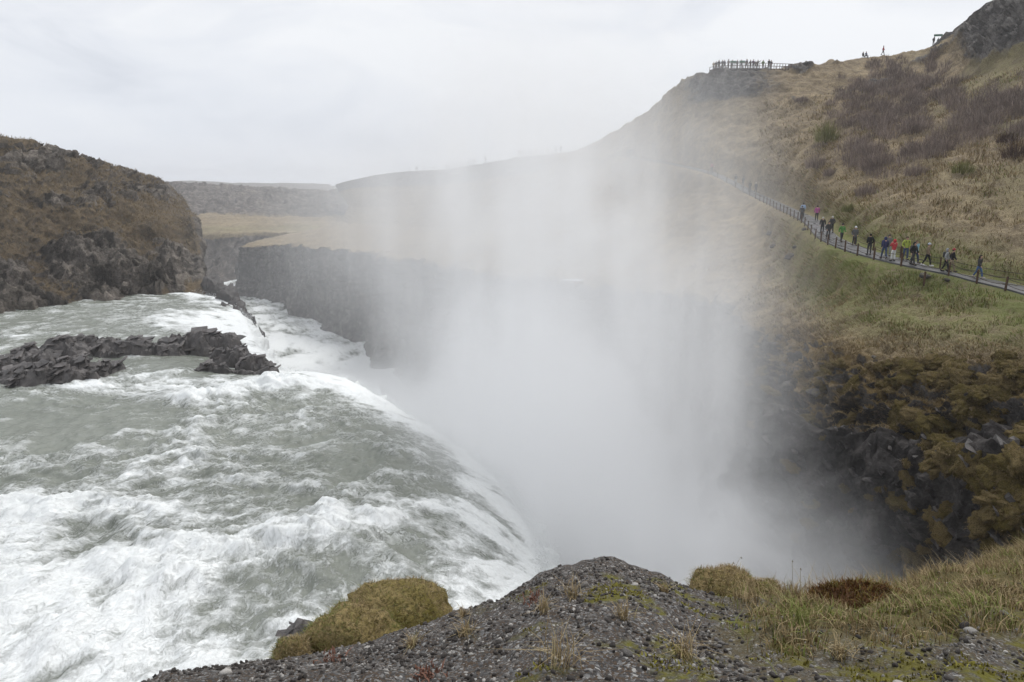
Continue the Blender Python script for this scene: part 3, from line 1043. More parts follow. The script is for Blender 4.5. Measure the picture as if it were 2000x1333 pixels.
MAT['moss'] = moss_mat('golden_moss', (0.175, 0.13, 0.06), (0.11, 0.085, 0.026), (0.045, 0.033, 0.014))


def cushion_mesh(seed, sub=ICO3):
    v, f = sub
    v = v * np.array((1.0, 0.8, 0.5))
    d = 1 + 0.5 * fbm(v * 1.4 + seed * 7.7, 3) + 0.26 * fbm(v * 4 + seed, 4, 0.65) + 0.05 * fbm(v * 13 + seed, 2)
    return np_mesh('moss_cushion', v * d[:, None], f, True, None, MAT['moss'])


cush = [cushion_mesh(i, ICO4) for i in range(7)]
cnt = 0
tries = 0
while cnt < 300 and tries < 9000:
    tries += 1
    px, py = random.uniform(1460, 2040), random.uniform(660, 1130)
    up_edge = 712 - 0.04 * (px - 1500)
    low = 770 + 260 * float(sstep(1650, 1980, np.float64(px)))
    dens = 1.0 if up_edge < py < low else (0.10 if py >= low else 0.0)
    if px < 1640 and py > 740:
        dens *= 0.35
    if random.random() > dens or perlin(np.array((px * 0.012, py * 0.012, 3.0))) < -0.12:
        continue
    h, n = cast(px, py)
    if h is None or h.y > 60:
        continue
    n = -n if n.dot(h) > 0 else n
    o = obj('moss_cushion', random.choice(cush), hill)
    sz = random.uniform(0.16, 0.62) * (1.0 if px > 1750 else 0.7)
    o.scale = (sz * random.uniform(.8, 1.5), sz, sz * random.uniform(.7, 1.1))
    o.location = h - n * 0.12 * sz
    nn = (n + Vector((0, 0, 0.9))).normalized()
    orient(o, nn, random.uniform(0, 6.28), 0)
    cnt += 1

CUSH = [o for o in hill.children if o.name.startswith('moss_cushion')]
# boulders lying in the grass below the path
def boulder_mesh(name, seed, mat, flat=0.6, sub=ICO3, amp=0.3):
    v, f = sub
    c = cells(v * 1.4 + seed * 3.1)
    d = 1 + amp * fbm(v * 1.1 + seed * 5, 3) + 0.25 * (c[1] - 0.5) + 0.06 * fbm(v * 5 + seed, 3)
    return np_mesh(name, v * d[:, None] * np.array((1, 0.8, flat)), f, True, None, mat)


for i, (px, py, wpx, lab) in enumerate([
        (1805, 541, 18, 'dark grey boulder right behind the lone wooden post in the grass'),
        (1848, 548, 11, 'small grey boulder in the grass just below the fence'),
        (1545, 503, 20, 'flat dark boulder lying alone on the grass slope below the path'),
        (1505, 457, 13, 'dark boulder in the grass, highest of those left of the path bend'),
        (1571, 449, 10, 'small dark boulder beside the bend of the path'),
        (1510, 482, 12, 'small dark boulder in the grass near the edge of the mist'),
        (1553, 484, 9, 'small low rock in the grass above the flat dark boulder'),
        (1707, 700, 12, 'pale grey stone wedged among the moss on the brow of the cliff'),
        (1450, 742, 22, 'rounded grey boulder on the cliff edge beside the mist'),
        (1540, 756, 26, 'angular dark boulder sticking out under the mossy brow'),
        (1587, 768, 24, 'broad dark grey boulder on the bare gravelly slope')]):
    h, n = cast(px, py)
    o = obj('boulder', boulder_mesh('boulder', 40 + i, MAT['boulder']))
    s_ = wpx * h.y / F / 2 * 1.15
    o.scale = (s_, s_, s_)
    o.location = h + Vector((0, 0, 0.1 * s_))
    o.rotation_euler = (0, 0, random.uniform(0, 6))
    tag(o, lab, 'boulder', 'boulders on the slope')
a_, _ = cast(1130, 548)
sv_, sf = ICO3
sn = sv_ * (1 + 0.25 * fbm(sv_ * 2, 3))[:, None] * np.array((2.6, 1.0, 0.12))
o = obj('snow_patch', np_mesh('snow_patch', sn, sf, True, None, plain_mat('old_snow', (0.62, 0.63, 0.65), 0.7, 0.05)))
o.location = a_ + Vector((0, 0, 0.05))
tag(o, 'small white patch of old snow on the terrace edge behind the mist', 'snow')

# ------------------------------------------------------------------ rock outcrops in the river
slabs_r = [slab_mesh('slab', 300 + i, MAT['rock'], (1.25, random.uniform(.45, .85), random.uniform(.12, .28)), random.choice((12, 15, 18))) for i in range(16)]


def outcrop(name, label, lumps, nsl, size, dip=(-0.22, -0.2, 0.95)):
    """lumps: (px, py at water level, half width m, half depth m, height m)"""
    cs = [(at_z(a, b, ZR), rx, ry, h) for a, b, rx, ry, h in lumps]
    c0 = np.mean([c for c, *_ in cs], axis=0)
    root = empty(name, c0)
    tag(root, label, 'rock', 'rocks standing in the river')
    xs = [c[0] + s_ * rx * 1.2 for c, rx, ry, h in cs for s_ in (-1, 1)]
    ys = [c[1] + s_ * ry * 1.2 for c, rx, ry, h in cs for s_ in (-1, 1)]
    nx = int(min(240, (max(xs) - min(xs)) / 0.14))
    ny = int(min(160, (max(ys) - min(ys)) / 0.14))
    X, Y = np.meshgrid(np.linspace(min(xs), max(xs), nx), np.linspace(min(ys), max(ys), ny), indexing='ij')
    q3 = np.stack((X, Y, 0 * X), -1)
    wx = X + 0.5 * fbm(q3 * 0.6, 3)
    wy = Y + 0.5 * fbm(q3 * 0.6 + 9, 3)
    hh = np.full(X.shape, -4.0)
    for c, rx, ry, h in cs:
        d = np.sqrt(((wx - c[0]) / rx) ** 2 + ((wy - c[1]) / ry) ** 2)
        hh = np.maximum(hh, np.where(d > 1.15, -4.0 * sstep(1.15, 1.5, d) - 0.1, 0.85 * h * np.clip(1.25 - d ** 2.2, -1.4, 1)))
    k1 = cells(q3 * np.array((0.9, 0.9, 1)) + 0.3 * perlin(q3)[..., None])
    k2 = cells(q3 * 2.1 + 4)
    hh = hh + ((k1[1] - 0.5) * 0.55 + (k2[1] - 0.5) * 0.3 + 0.12 * fbm(q3 * 2, 3) - 0.15 * np.exp(-(k1[2] / 0.1) ** 2)) * sstep(-0.6, 0.2, hh)
    V = np.stack((X, Y, ZR + hh), -1)
    me = np_mesh('rock_mass', V.reshape(-1, 3) - c0, grid_faces(nx, ny), False, None, MAT['rock'])
    obj('rock_mass', me, root)
    ok = np.argwhere(hh > 0.1)
    n_ = np.gradient(hh)
    for i in range(nsl):
        a, b = ok[random.randrange(len(ok))]
        o = obj('slab', random.choice(slabs_r), root)
        s_ = size * random.uniform(0.5, 1.25)
        o.scale = (s_ * random.uniform(.9, 1.3), s_, s_)
        o.location = V[a, b] - c0 + np.array((0, 0, 0.02 * s_))
        orient(o, Vector((dip[0] + random.uniform(-.2, .2), dip[1] + random.uniform(-.2, .2), dip[2])).normalized(), random.uniform(-.8, .8), random.uniform(-.12, .12))
    return root


outcrop('rock_outcrop', 'long dark jagged rock island in the river reaching to the lip', [
    (10, 718, 3.2, 1.6, 0.9), (60, 708, 2.6, 1.5, 1.2), (130, 694, 2.6, 1.6, 1.5), (200, 690, 2.4, 1.5, 1.5), (265, 690, 2.2, 1.4, 1.3), (320, 690, 1.8, 1.2, 1.1),
    (362, 682, 1.7, 1.4, 1.5), (405, 682, 1.7, 1.5, 1.7), (445, 682, 1.5, 1.4, 1.6), (-60, 733, 3.5, 1.8, 0.7), (-140, 748, 3.5, 2, 0.6)], 170, 1.0)
outcrop('rock_outcrop', 'squat dark rock island with broken slabs in front of the long one', [
    (60, 744, 1.7, 1.3, 1.1), (105, 742, 1.9, 1.5, 1.5), (150, 740, 1.8, 1.4, 1.4), (195, 730, 1.4, 1.1, 1.0), (225, 724, .8, .7, .6)], 90, 0.9)
outcrop('rock_outcrop', 'low broken dark rocks awash near the lip of the fall', [
    (440, 702, 1.0, .9, .9), (468, 704, 1.0, 1.0, 1.0), (497, 712, 1.0, .9, .8), (522, 724, .9, .6, .5), (400, 720, .8, .4, .35), (440, 721, .9, .4, .3), (480, 724, .9, .4, .3)], 46, 0.75)
rt = empty('rock_outcrop', at(440, 605, 88))
tag(rt, 'stepped dark rock spur between the far fall and the canyon', 'rock', 'rocks standing in the river')
b0 = np.array(rt.location)
for px, py, r_, d_ in [(412, 566, 2.2, 96), (424, 578, 2.0, 94), (436, 590, 1.9, 91), (446, 602, 1.8, 89), (456, 612, 1.6, 87), (466, 620, 1.5, 86), (476, 630, 1.5, 84), (484, 644, 1.4, 82), (468, 640, 1.8, 84), (448, 622, 2.0, 88)]:
    v, f = ICO4
    v = np.sign(v) * np.abs(v) ** 0.7
    c = cells(v * np.array((1.5, 1.5, 2.6)) + px)
    c2 = cells(v * np.array((3.5, 3.5, 6)) + py)
    dsp = 1 + 0.55 * (c[1] - .5) + 0.22 * (c2[1] - .5) + 0.2 * fbm(v * 1.5 + py, 4)
    o = obj('rock_mass', np_mesh('rock_mass', v * dsp[:, None] * np.array((r_ * .85, r_ * .85, r_ * 1.7)), f, True, None, MAT['wallrock']), rt)
    o.location = at(px + 12, py + 34, d_) - b0
outcrop('rock_outcrop', 'small wet black rock under white water beside the grassy knobs', [(575, 1262, .5, .4, .55), (612, 1240, .55, .4, .5), (640, 1215, .4, .3, .4)], 10, 0.45)

# ------------------------------------------------------------------ the gravel mound in front
FG = [(-600, 1600, 2.1), (-200, 1470, 2.3), (100, 1395, 2.5), (290, 1336, 2.7), (450, 1302, 3.0), (650, 1272, 3.4), (880, 1203, 3.9), (1000, 1146, 4.2), (1085, 1102, 4.4), (1200, 1092, 4.5), (1290, 1120, 4.4),
      (1380, 1164, 4.3), (1480, 1188, 4.4), (1600, 1190, 4.7), (1750, 1168, 5.0), (1880, 1140, 5.4), (2000, 1096, 6.0), (2300, 1010, 7.0), (2700, 900, 7.5), (3400, 850, 7.0)]
crest = np.array([at(*p) for p in FG])
pxs = np.array([p[0] for p in FG], float)
nearr = np.array([at(p, 1400 + 0.05 * max(0, 300 - p), 1.75) for p in pxs])
nearr[-3:] = [(4.0, 1.4, -1.85), (7.0, 1.0, -2.1), (10.5, 0.8, -2.3)]
midr = 0.5 * nearr + 0.5 * crest + np.array((0, 0, 0.03))
backr = np.stack((np.linspace(-9, 15, len(FG)), np.full(len(FG), -7.0), np.full(len(FG), -1.5)), 1)
f1 = crest + np.array((0, 0.9, -1.15))
f2 = crest + np.array((0, 3.2, -5.6))
f3 = crest + np.array((0, 9.5, -19.0))
shallow = sstep(1500, 2000, pxs)[:, None]
f1 = f1 + shallow * np.array((0.4, 0.6, -0.5))
G, S, T = loft(np.stack([backr, nearr, midr, crest, f1, f2, f3]), [4, 6, 12, 14, 18, 22, 18, 16, 18, 16, 16, 16, 18, 22, 20, 20, 16, 12, 10], [8, 50, 60, 26, 18, 14], 2)
PXf = pix(G)
N0 = grid_normals(G)
if N0[150, 60, 2] < 0:
    N0 = -N0
PXs = np.interp(S, np.arange(len(pxs)), pxs)
grassm = sstep(1370, 1560, PXs + 90 * fbm(G * 2.5, 3) + (0.0)) * sstep(1.05, 1.9, T + 0.35 * perlin(G * 1.7) + 0.5 * sstep(1750, 1450, PXs) * 0)
grassm = np.clip(grassm * sstep(4.8, 4.0, T), 0, 1)
d = fbm(G * 1.6, 4) * 0.045 + fbm(G * 6, 3) * 0.018 + fbm(G * 17, 2) * 0.007
d = d + grassm * (0.05 + 0.09 * np.abs(fbm(G * 2.2 + 3, 3)))
d = d + sstep(3.6, 4.6, T) * fbm(G * 0.8, 4, 0.5, True) * 0.25
G = G + N0 * d[..., None]
NF = grid_normals(G)
if NF[150, 60, 2] < 0:
    NF = -NF
soilmoss = sstep(0.1, 0.34, fbm(G * 2.3 + 50, 4) + 0.3 * sstep(1200, 1650, PXs) - 0.02) * sstep(850, 1150, PXs)


def soil_mat():
    m, t = new_mat('gravel_soil')
    P = t.add('ShaderNodeTexCoord').outputs['Object']
    v1 = t.add('ShaderNodeTexVoronoi', {'Vector': P, 'Scale': 75.0})
    v2 = t.add('ShaderNodeTexVoronoi', {'Vector': P, 'Scale': 160.0})
    n = t.noise(P, 2.0, 5, 0.6)
    fine = t.noise(P, 60, 4, 0.7)
    g1 = t.add('ShaderNodeSeparateColor', {0: v1.outputs['Color']})
    g2 = t.add('ShaderNodeSeparateColor', {0: v2.outputs['Color']})
    soil = t.mix(n, (0.04, 0.029, 0.021), (0.115, 0.086, 0.063))
    peb = t.ramp(g1.outputs[1], [(0.0, (0.035, 0.032, 0.03)), (0.55, (0.085, 0.082, 0.08)), (0.85, (0.17, 0.168, 0.165)), (1.0, (0.34, 0.33, 0.31))])
    peb2 = t.ramp(g2.outputs[0], [(0.0, (0.03, 0.028, 0.026)), (0.6, (0.075, 0.07, 0.067)), (1.0, (0.22, 0.215, 0.21))])
    c = t.mix(t.math('GREATER_THAN', g2.outputs[1], 0.5), soil, peb2)
    c = t.mix(t.math('GREATER_THAN', g1.outputs[0], 0.62), c, peb)
    mo = t.math('MULTIPLY', t.attr('moss'), t.smooth(t.noise(P, 9, 4, 0.6), 0.4, 0.6))
    c = t.mix(mo, c, t.mix(fine, (0.05, 0.045, 0.01), (0.17, 0.16, 0.03)))
    gr = t.math('MULTIPLY', t.attr('grass'), t.smooth(t.noise(P, 5, 4, 0.6), 0.25, 0.5))
    c = t.mix(gr, c, t.mix(fine, (0.045, 0.04, 0.015), (0.16, 0.13, 0.06)))
    hgt = t.math('SUBTRACT', t.math('MULTIPLY', fine, 0.4), t.math('MULTIPLY', v1.outputs['Distance'], 0.6))
    finish(t, c, 0.92, hgt, 0.8, 0.012, 0.15)
    return m


mound_me = np_mesh('gravel_mound', G, grid_faces(*G.shape[:2]), True, {'moss': soilmoss.ravel(), 'grass': grassm.ravel()}, soil_mat())
mound = tag(obj('gravel_mound', mound_me), 'dark gravel mound with moss and grass in the foreground', kind='structure')
FGV, FGN, FGT, FGP, FGGR, FGM = G, NF, T, PXs, grassm, soilmoss
MBVH = BVHTree.FromPolygons(G.reshape(-1, 3).tolist(), grid_faces(*G.shape[:2]).tolist())


def fg_samples(n, weight):
    """random points on the mound, area weighted times weight(grid)"""
    a = G[:-1, :-1]
    ar = np.linalg.norm(np.cross(G[1:, :-1] - a, G[:-1, 1:] - a), axis=-1)
    w = (ar * weight[:-1, :-1]).ravel()
    w /= w.sum()
    idx = rng.choice(w.size, n, p=w)
    i, j = np.unravel_index(idx, ar.shape)
    u, v = rng.random((2, n, 1))
    p = G[i, j] * (1 - u) * (1 - v) + G[i + 1, j] * u * (1 - v) + G[i, j + 1] * (1 - u) * v + G[i + 1, j + 1] * u * v
    return p, NF[i, j], i, j


inview = ((T > 0.3) & (T < 3.5) & (PXs > -550) & (PXs < 3200)).astype(float) * np.where((PXs > -50) & (PXs < 2120) & (T > 0.7), 1.0, 0.09)


def pebble_mesh(seed, mat, sub):
    v, f = sub
    d_ = 1 + 0.38 * fbm(v * 1.1 + seed * 3.7, 2) + 0.2 * (cells(v * 1.2 + seed * 1.9)[1] - .5)
    return np_mesh('stone', v * d_[:, None] * np.array((1, 0.82, 0.62)), f, True, None, mat)


pm = [pebble_mesh(i, MAT[('pebble_dark', 'pebble_dark', 'pebble_grey', 'pebble_grey', 'pebble_pale')[i % 5]], ICO2) for i in range(15)]
p, n, ii, jj = fg_samples(300, inview * (1 - 0.93 * grassm) * (1 + 1.5 * np.exp(-((T - 3) / 0.15) ** 2)))
for k in range(300):
    o = obj('stone', pm[random.randrange(15)], mound)
    r_ = 0.012 + 0.018 * random.random() ** 2.0
    if random.random() < 0.08:
        r_ *= 1.6
    o.scale = (r_, r_, r_)
    o.location = p[k] + n[k] * r_ * 0.25
    orient(o, n[k], random.uniform(0, 6.28), random.uniform(-.4, .4))


def gravel(count, rmin, rmax, pw, mat, sub, weight):
    p, n, ii, jj = fg_samples(count, weight)
    v0, f0 = sub
    r_ = rmin + (rmax - rmin) * rng.random(count) ** pw
    M = rng.normal(size=(count, 3, 3))
    Q = np.linalg.qr(M)[0]
    base = v0[None] * (1 + 0.25 * rng.normal(size=(count, len(v0), 1)) * 0.6) * np.array((1, .8, .6))
    V = np.einsum('nij,nkj->nki', Q, base) * r_[:, None, None] + (p + n * r_[:, None] * 0.2)[:, None]
    Fc = (np.arange(count)[:, None, None] * len(v0) + f0[None]).reshape(-1, 3)
    me = np_mesh('gravel', V.reshape(-1, 3), Fc, True, None, mat)
    return tag(obj('gravel', me, mound), kind='stuff')


gw = inview * (1 - 0.96 * grassm) * (1 - 0.5 * soilmoss)
patchy = np.clip(0.5 + 1.3 * fbm(G * 2.2 + 77, 3), 0.04, 1.7)
gravel(8200, .006, .017, 1.6, MAT['pebble_dark'], ICO1, gw * patchy)
gravel(5600, .005, .015, 1.6, MAT['pebble_grey'], ICO1, gw * patchy)
gravel(1600, .005, .014, 1.5, MAT['pebble_pale'], ICO1, gw * patchy)
# ------------------------------------------------------------------ grass, knobs, heather
STRAW_T = [(0.0, (0.06, 0.042, 0.02)), (0.35, (0.16, 0.115, 0.055)), (0.62, (0.3, 0.225, 0.12)), (0.8, (0.42, 0.34, 0.2)), (0.86, (0.14, 0.15, 0.04)), (1.0, (0.19, 0.22, 0.06))]
MAT['blade'] = blade_mat('grass_blades', STRAW_T)
MAT['heather'] = blade_mat('heather_leaves', [(0.0, (0.05, 0.028, 0.014)), (0.5, (0.13, 0.06, 0.022)), (0.8, (0.16, 0.12, 0.03)), (1.0, (0.2, 0.17, 0.06))])
MAT['twig'] = blade_mat('shrub_twigs', [(0.0, (0.12, 0.095, 0.082)), (0.5, (0.24, 0.19, 0.165)), (1.0, (0.38, 0.31, 0.26))])
MAT['twig_green'] = blade_mat('green_shrub_twigs', [(0.0, (0.09, 0.085, 0.03)), (1.0, (0.26, 0.26, 0.09))])
MAT['twig_red'] = blade_mat('red_shrub_twigs', [(0.0, (0.05, 0.03, 0.025)), (1.0, (0.13, 0.085, 0.065))])


def blades(P, N, length, width, tint, lean=0.5, droop=None, spread=0.0):
    """curved three-triangle blades; every argument per blade"""
    n = len(P)
    a = rng.random(n) * 6.2832
    side = np.stack((np.cos(a), np.sin(a), np.zeros(n)), 1)
    ld = np.stack((-np.sin(a), np.cos(a), np.zeros(n)), 1) * (rng.normal(size=(n, 1)) * lean)
    if droop is not None:
        ld = ld + droop
    P = P + spread * rng.normal(size=(n, 3)) * np.array((1, 1, 0.2))
    up = N * 0.6 + np.array((0, 0, 0.6))
    up /= np.linalg.norm(up, axis=1)[:, None]
    l_ = length[:, None]
    w_ = width[:, None] * 0.5
    m_ = P + (up * 0.55 + ld * 0.25) * l_
    t_ = P + (up * 0.85 + ld * 0.95) * l_
    V = np.stack((P - side * w_, P + side * w_, m_ - side * w_ * 0.8, m_ + side * w_ * 0.8, t_), 1).reshape(-1, 3)
    Fc = (np.arange(n)[:, None, None] * 5 + np.array([(0, 1, 3), (0, 3, 2), (2, 3, 4)])[None]).reshape(-1, 3)
    return V, Fc, np.repeat(tint, 5)


def blade_obj(name, data, mat, parent=None, loc=None):
    V = np.vstack([d[0] for d in data])
    o, fs = 0, []
    for d in data:
        fs.append(d[1] + o)
        o += len(d[0])
    me = np_mesh(name, V - (np.array(loc) if loc is not None else 0), np.vstack(fs), True, {'tint': np.concatenate([d[2] for d in data])}, mat)
    ob = obj(name, me, parent)
    if loc is not None and parent is None:
        ob.location = loc
    return ob


# foreground grass on the right
data = []
p, n, i_, j_ = fg_samples(44000, inview * sstep(0.25, 0.7, grassm) * np.clip(0.3 + 1.2 * fbm(G * 3 + 8, 3), 0.03, 1.4))
gl = (perlin(p * 2.3) + 0.35 * rng.normal(size=len(p)) - 0.25 * sstep(2.2, 3.0, FGT[i_, j_])) > 0.3
tint = np.where(gl, 0.86 + 0.14 * rng.random(len(p)), 0.25 + 0.55 * rng.random(len(p)))
ln_ = (0.03 + 0.075 * rng.random(len(p)) ** 1.5) * (0.75 + 0.6 * sstep(2.3, 3.0, FGT[i_, j_]))
data.append(blades(p, n, ln_, 0.003 + 0.003 * rng.random(len(p)), tint, 0.75))
p, n, i_, j_ = fg_samples(800, inview * (grassm > 0.5) * np.exp(-((T - 3.0) / 0.25) ** 2))
data.append(blades(p, n, 0.12 + 0.12 * rng.random(800), np.full(800, 0.004), 0.5 + 0.3 * rng.random(800), 0.45))
tag(blade_obj('grass', data, MAT['blade']), 'straw and green grass covering the right side of the foreground', 'grass', kind='stuff')
# low moss on the gravel
MAT['fgmoss'] = blade_mat('green_moss', [(0.0, (0.035, 0.028, 0.008)), (0.6, (0.13, 0.11, 0.02)), (1.0, (0.24, 0.22, 0.04))])
mossw = inview * sstep(0.35, 0.8, soilmoss) * (1 - 0.5 * grassm) * (fbm(G * 5 + 21, 3) > 0.02)
p, n, i_, j_ = fg_samples(22000, mossw + 1e-9)
tag(blade_obj('moss', [blades(p, n, 0.006 + 0.012 * rng.random(22000), 0.005 + 0.004 * rng.random(22000), 0.3 + 0.7 * rng.random(22000), 0.8)], MAT['fgmoss'], mound), kind='stuff')


def fg_cast(px, py):
    return cast(px, py, MBVH)


for k, (px, py, hh_, lab) in enumerate([
        (1335, 1285, .11, 'pale dry grass tuft on the gravel below the middle of the mound'),
        (1095, 1300, .13, 'straw coloured grass tuft at the bottom edge of the gravel'),
        (1120, 1168, .09, 'dry grass tuft high on the left face of the mound'),
        (1060, 1195, .07, 'small bleached grass tuft left of the high tuft on the mound'),
        (905, 1205, .06, 'small yellow grass tuft on the left rim of the gravel'),
        (910, 1240, .07, 'spiky withered tuft below the left rim of the gravel'),
        (1217, 1210, .07, 'dry tuft in the centre of the gravel below the peak'),
        (1640, 1285, .08, 'thin pale tuft on dark soil at the lower right'),
        (1560, 1225, .14, 'leafy yellow green grass clump where gravel meets grass'),
        (1296, 1158, .06, 'small yellow tuft just right of the mound peak'),
        (805, 1265, .06, 'thin withered tuft beside the grassy knobs')]):
    h, n = fg_cast(px, py)
    if h is None:
        continue
    m_ = 70
    P_ = np.array(h)[None] + rng.normal(size=(m_, 3)) * np.array((.018, .018, .002)) * hh_ / 0.08
    d_ = blades(P_, np.tile(np.array((0, 0, 1.0)), (m_, 1)), hh_ * (0.6 + 0.7 * rng.random(m_)), np.full(m_, .003), (0.86 + .14 * rng.random(m_)) if 'green' in lab and k == 8 else 0.45 + 0.4 * rng.random(m_), 0.95)
    tag(blade_obj('grass_tuft', [d_], MAT['blade'], None, np.array(h)), lab, 'grass tuft', 'dry tufts on the gravel')

MAT['succulent'] = plain_mat('red_rosette', (0.2, 0.1, 0.07), 0.7, 0.3, 30)
for px, py, lab in [(650, 1292, 'reddish low plant near the left rim of the gravel'), (835, 1322, 'reddish low plant at the bottom edge of the gravel'), (1045, 1172, 'reddish low plant high on the mound beside dry tufts')]:
    h, n = fg_cast(px, py)
    if h is None:
        continue
    P_ = np.array(h)[None] + rng.normal(size=(90, 3)) * np.array((.03, .03, .004))
    V, Fc, tt = blades(P_, np.tile(np.array((0, 0, 1.0)), (90, 1)), 0.012 + .02 * rng.random(90), np.full(90, .008), tint=np.zeros(90), lean=0.8)
    o = empty('rosette_plant', h)
    tag(obj('leaves', np_mesh('leaves', V - np.array(h), Fc, True, None, MAT['succulent']), o), kind='stuff')
    tag(o, lab, 'plant', 'red rosettes on the gravel')

# tall single stems with seed heads
for px, py, tx, ty, lab in [(1405, 1178, 1447, 1088, 'thin tall bent grass stem in front of the mist beside the knobs'), (1410, 1182, 1432, 1098, 'thin grass stem with drooping seed head beside the bent stem'),
                            (1548, 1180, 1547, 1095, 'upright thin grass stem left of the heather'), (1562, 1184, 1563, 1110, 'shorter upright grass stem left of the heather'),
                            (1870, 1150, 1885, 1080, 'slanting thin grass stem on the right slope'), (1985, 1090, 1989, 1035, 'tall thin grass stem at the right edge')]:
    h, n = fg_cast(px, py)
    if h is None:
        continue
    tip = at(tx, ty, h.y + 0.03)
    b_ = np.array(h)
    pts = np.array([b_ * (1 - k) + tip * k + np.array((0, 0, 0.02 * 4 * k * (1 - k))) for k in np.linspace(0, 1, 6)])
    root = empty('seeding_grass', b_)
    v, f = tube(pts - b_, np.linspace(.0018, .001, 6), 4)
    obj('stem', np_mesh('stem', v, f, True, {'tint': np.full(len(v), .6)}, MAT['blade']), root)
    e = pts[-1] - b_
    v, f = tube(np.array([e, e + np.array((.004, 0, -.006)), e + np.array((.008, 0, -.016))]), (.0015, .003, .001), 4)
    obj('seed_head', np_mesh('seed_head', v, f, True, {'tint': np.full(len(v), .3)}, MAT['blade']), root)
    tag(root, lab, 'grass stem', 'single stems standing up from the grass')

# grassy knobs below the mound
MAT['knob'] = moss_mat('knob_turf', (0.33, 0.25, 0.12), (0.2, 0.165, 0.05), (0.1, 0.078, 0.03))
for px, py, d_, wpx, hpx, lab in [(768, 1164, 9.2, 224, 100, 'largest grassy brown knob standing over the river'), (680, 1212, 8.4, 190, 100, 'olive mossy knob below and left of the largest one'),
                                  (562, 1256, 8.0, 80, 70, 'smallest dark green mossy knob at the left, over the water'),
                                  (1425, 1130, 7.6, 130, 50, 'rounded grassy knob in front of the white mist'), (1497, 1146, 7.4, 80, 45, 'lower grassy knob right of the rounded one')]:
    top_ = at(px, py, d_)
    mpp = d_ / (F * 0.89)
    rx = wpx * mpp / 2
    rz_ = hpx * mpp * 0.8
    v, f = ICO4
    v = v.copy()
    sh = v * 1.0
    low = np.where(v[:, 2] < 0, 1.0, 0.0)
    d0 = 1 + 0.22 * fbm(v * 1.3 + px, 3) + 0.1 * fbm(v * 3.4 + px, 3) + 0.03 * fbm(v * 12, 2)
    vv = sh * d0[:, None] * np.array((rx, rx * 0.85, rz_))
    vv[:, 2] = np.where(vv[:, 2] < 0, vv[:, 2] * (3.4 / rz_), vv[:, 2])
    vv[:, :2] *= (1 + 0.12 * np.clip(-vv[:, 2:3], 0, 2))
    c_ = top_ + np.array((0, rx * 0.3, -rz_))
    root = empty('grassy_knob', c_)
    tag(root, lab, 'knob', 'grassy knobs below the mound')
    obj('turf', np_mesh('turf', vv, f, True, None, MAT['knob']), root)
    tri = vv[f]
    fn = np.cross(tri[:, 1] - tri[:, 0], tri[:, 2] - tri[:, 0])
    ar = np.linalg.norm(fn, axis=1)
    keep = tri[:, :, 2].mean(1) > -0.45
    w = ar * keep
    idx = rng.choice(len(f), 7000, p=w / w.sum())
    P_ = tri[idx].mean(1) + 0.012 * rng.normal(size=(7000, 3))
    N_ = fn[idx] / ar[idx, None]
    mixv = perlin(P_ * 1.7 + px) + 0.2 * rng.normal(size=7000)
    tn = np.where(mixv > (0.0 if 'm' in lab[:12] and 'moss' in lab else 0.3), 0.82 + 0.1 * rng.random(7000), 0.3 + 0.48 * rng.random(7000))
    V, Fc, tt = blades(P_, N_, 0.03 + .06 * rng.random(7000) ** 1.5, np.full(7000, .006), tn, 0.7, np.stack((0.5 * perlin(P_ * 2.5), 0.5 * perlin(P_ * 2.5 + 7), np.full(7000, -0.35)), 1))
    tag(obj('grass_cover', np_mesh('grass_cover', V, Fc, True, {'tint': tt}, MAT['blade']), root), kind='stuff')

# heather cushion
h, n = fg_cast(1680, 1182)
hb = np.array(h)
root = empty('heather_bush', hb)
tag(root, 'low russet heather cushion on the edge of the grass', 'heather')
m_ = 2600
th = rng.random(m_) * 6.283
rr_ = np.sqrt(rng.random(m_))
P_ = np.stack((0.36 * rr_ * np.cos(th), 0.2 * rr_ * np.sin(th), 0.11 * np.sqrt(np.clip(1 - rr_ ** 2, 0, 1)) * (0.6 + 0.5 * rng.random(m_))), 1)
N_ = P_ * np.array((3, 3, 9)) + 1e-3
N_ /= np.linalg.norm(N_, axis=1)[:, None]
V, Fc, tt = blades(P_, N_, .02 + .03 * rng.random(m_), np.full(m_, .008), np.clip(0.5 + 0.4 * perlin(P_ * 9) + .25 * rng.normal(size=m_), 0, 1), 0.7)
tag(obj('foliage', np_mesh('foliage', V, Fc, True, {'tint': tt}, MAT['heather']), root), kind='stuff')
v, f = ICO3
obj('cushion', np_mesh('cushion', v * (1 + .15 * fbm(v * 3, 3))[:, None] * np.array((.35, .19, .1)), f, True, {'tint': np.full(len(v), .2)}, MAT['heather']), root)

# rough grass on the slope between the path and the canyon, and on the left bank
def surf_samples(Gr, Nr, n, weight):
    a = Gr[:-1, :-1]
    ar = np.linalg.norm(np.cross(Gr[1:, :-1] - a, Gr[:-1, 1:] - a), axis=-1)
    w = (ar * weight[:-1, :-1]).ravel()
    w /= w.sum()
    i, j = np.unravel_index(rng.choice(w.size, n, p=w), ar.shape)
    u, v = rng.random((2, n, 1))
    p = Gr[i, j] * (1 - u) * (1 - v) + Gr[i + 1, j] * u * (1 - v) + Gr[i, j + 1] * (1 - u) * v + Gr[i + 1, j + 1] * u * v
    return p, Nr[i, j], i, j


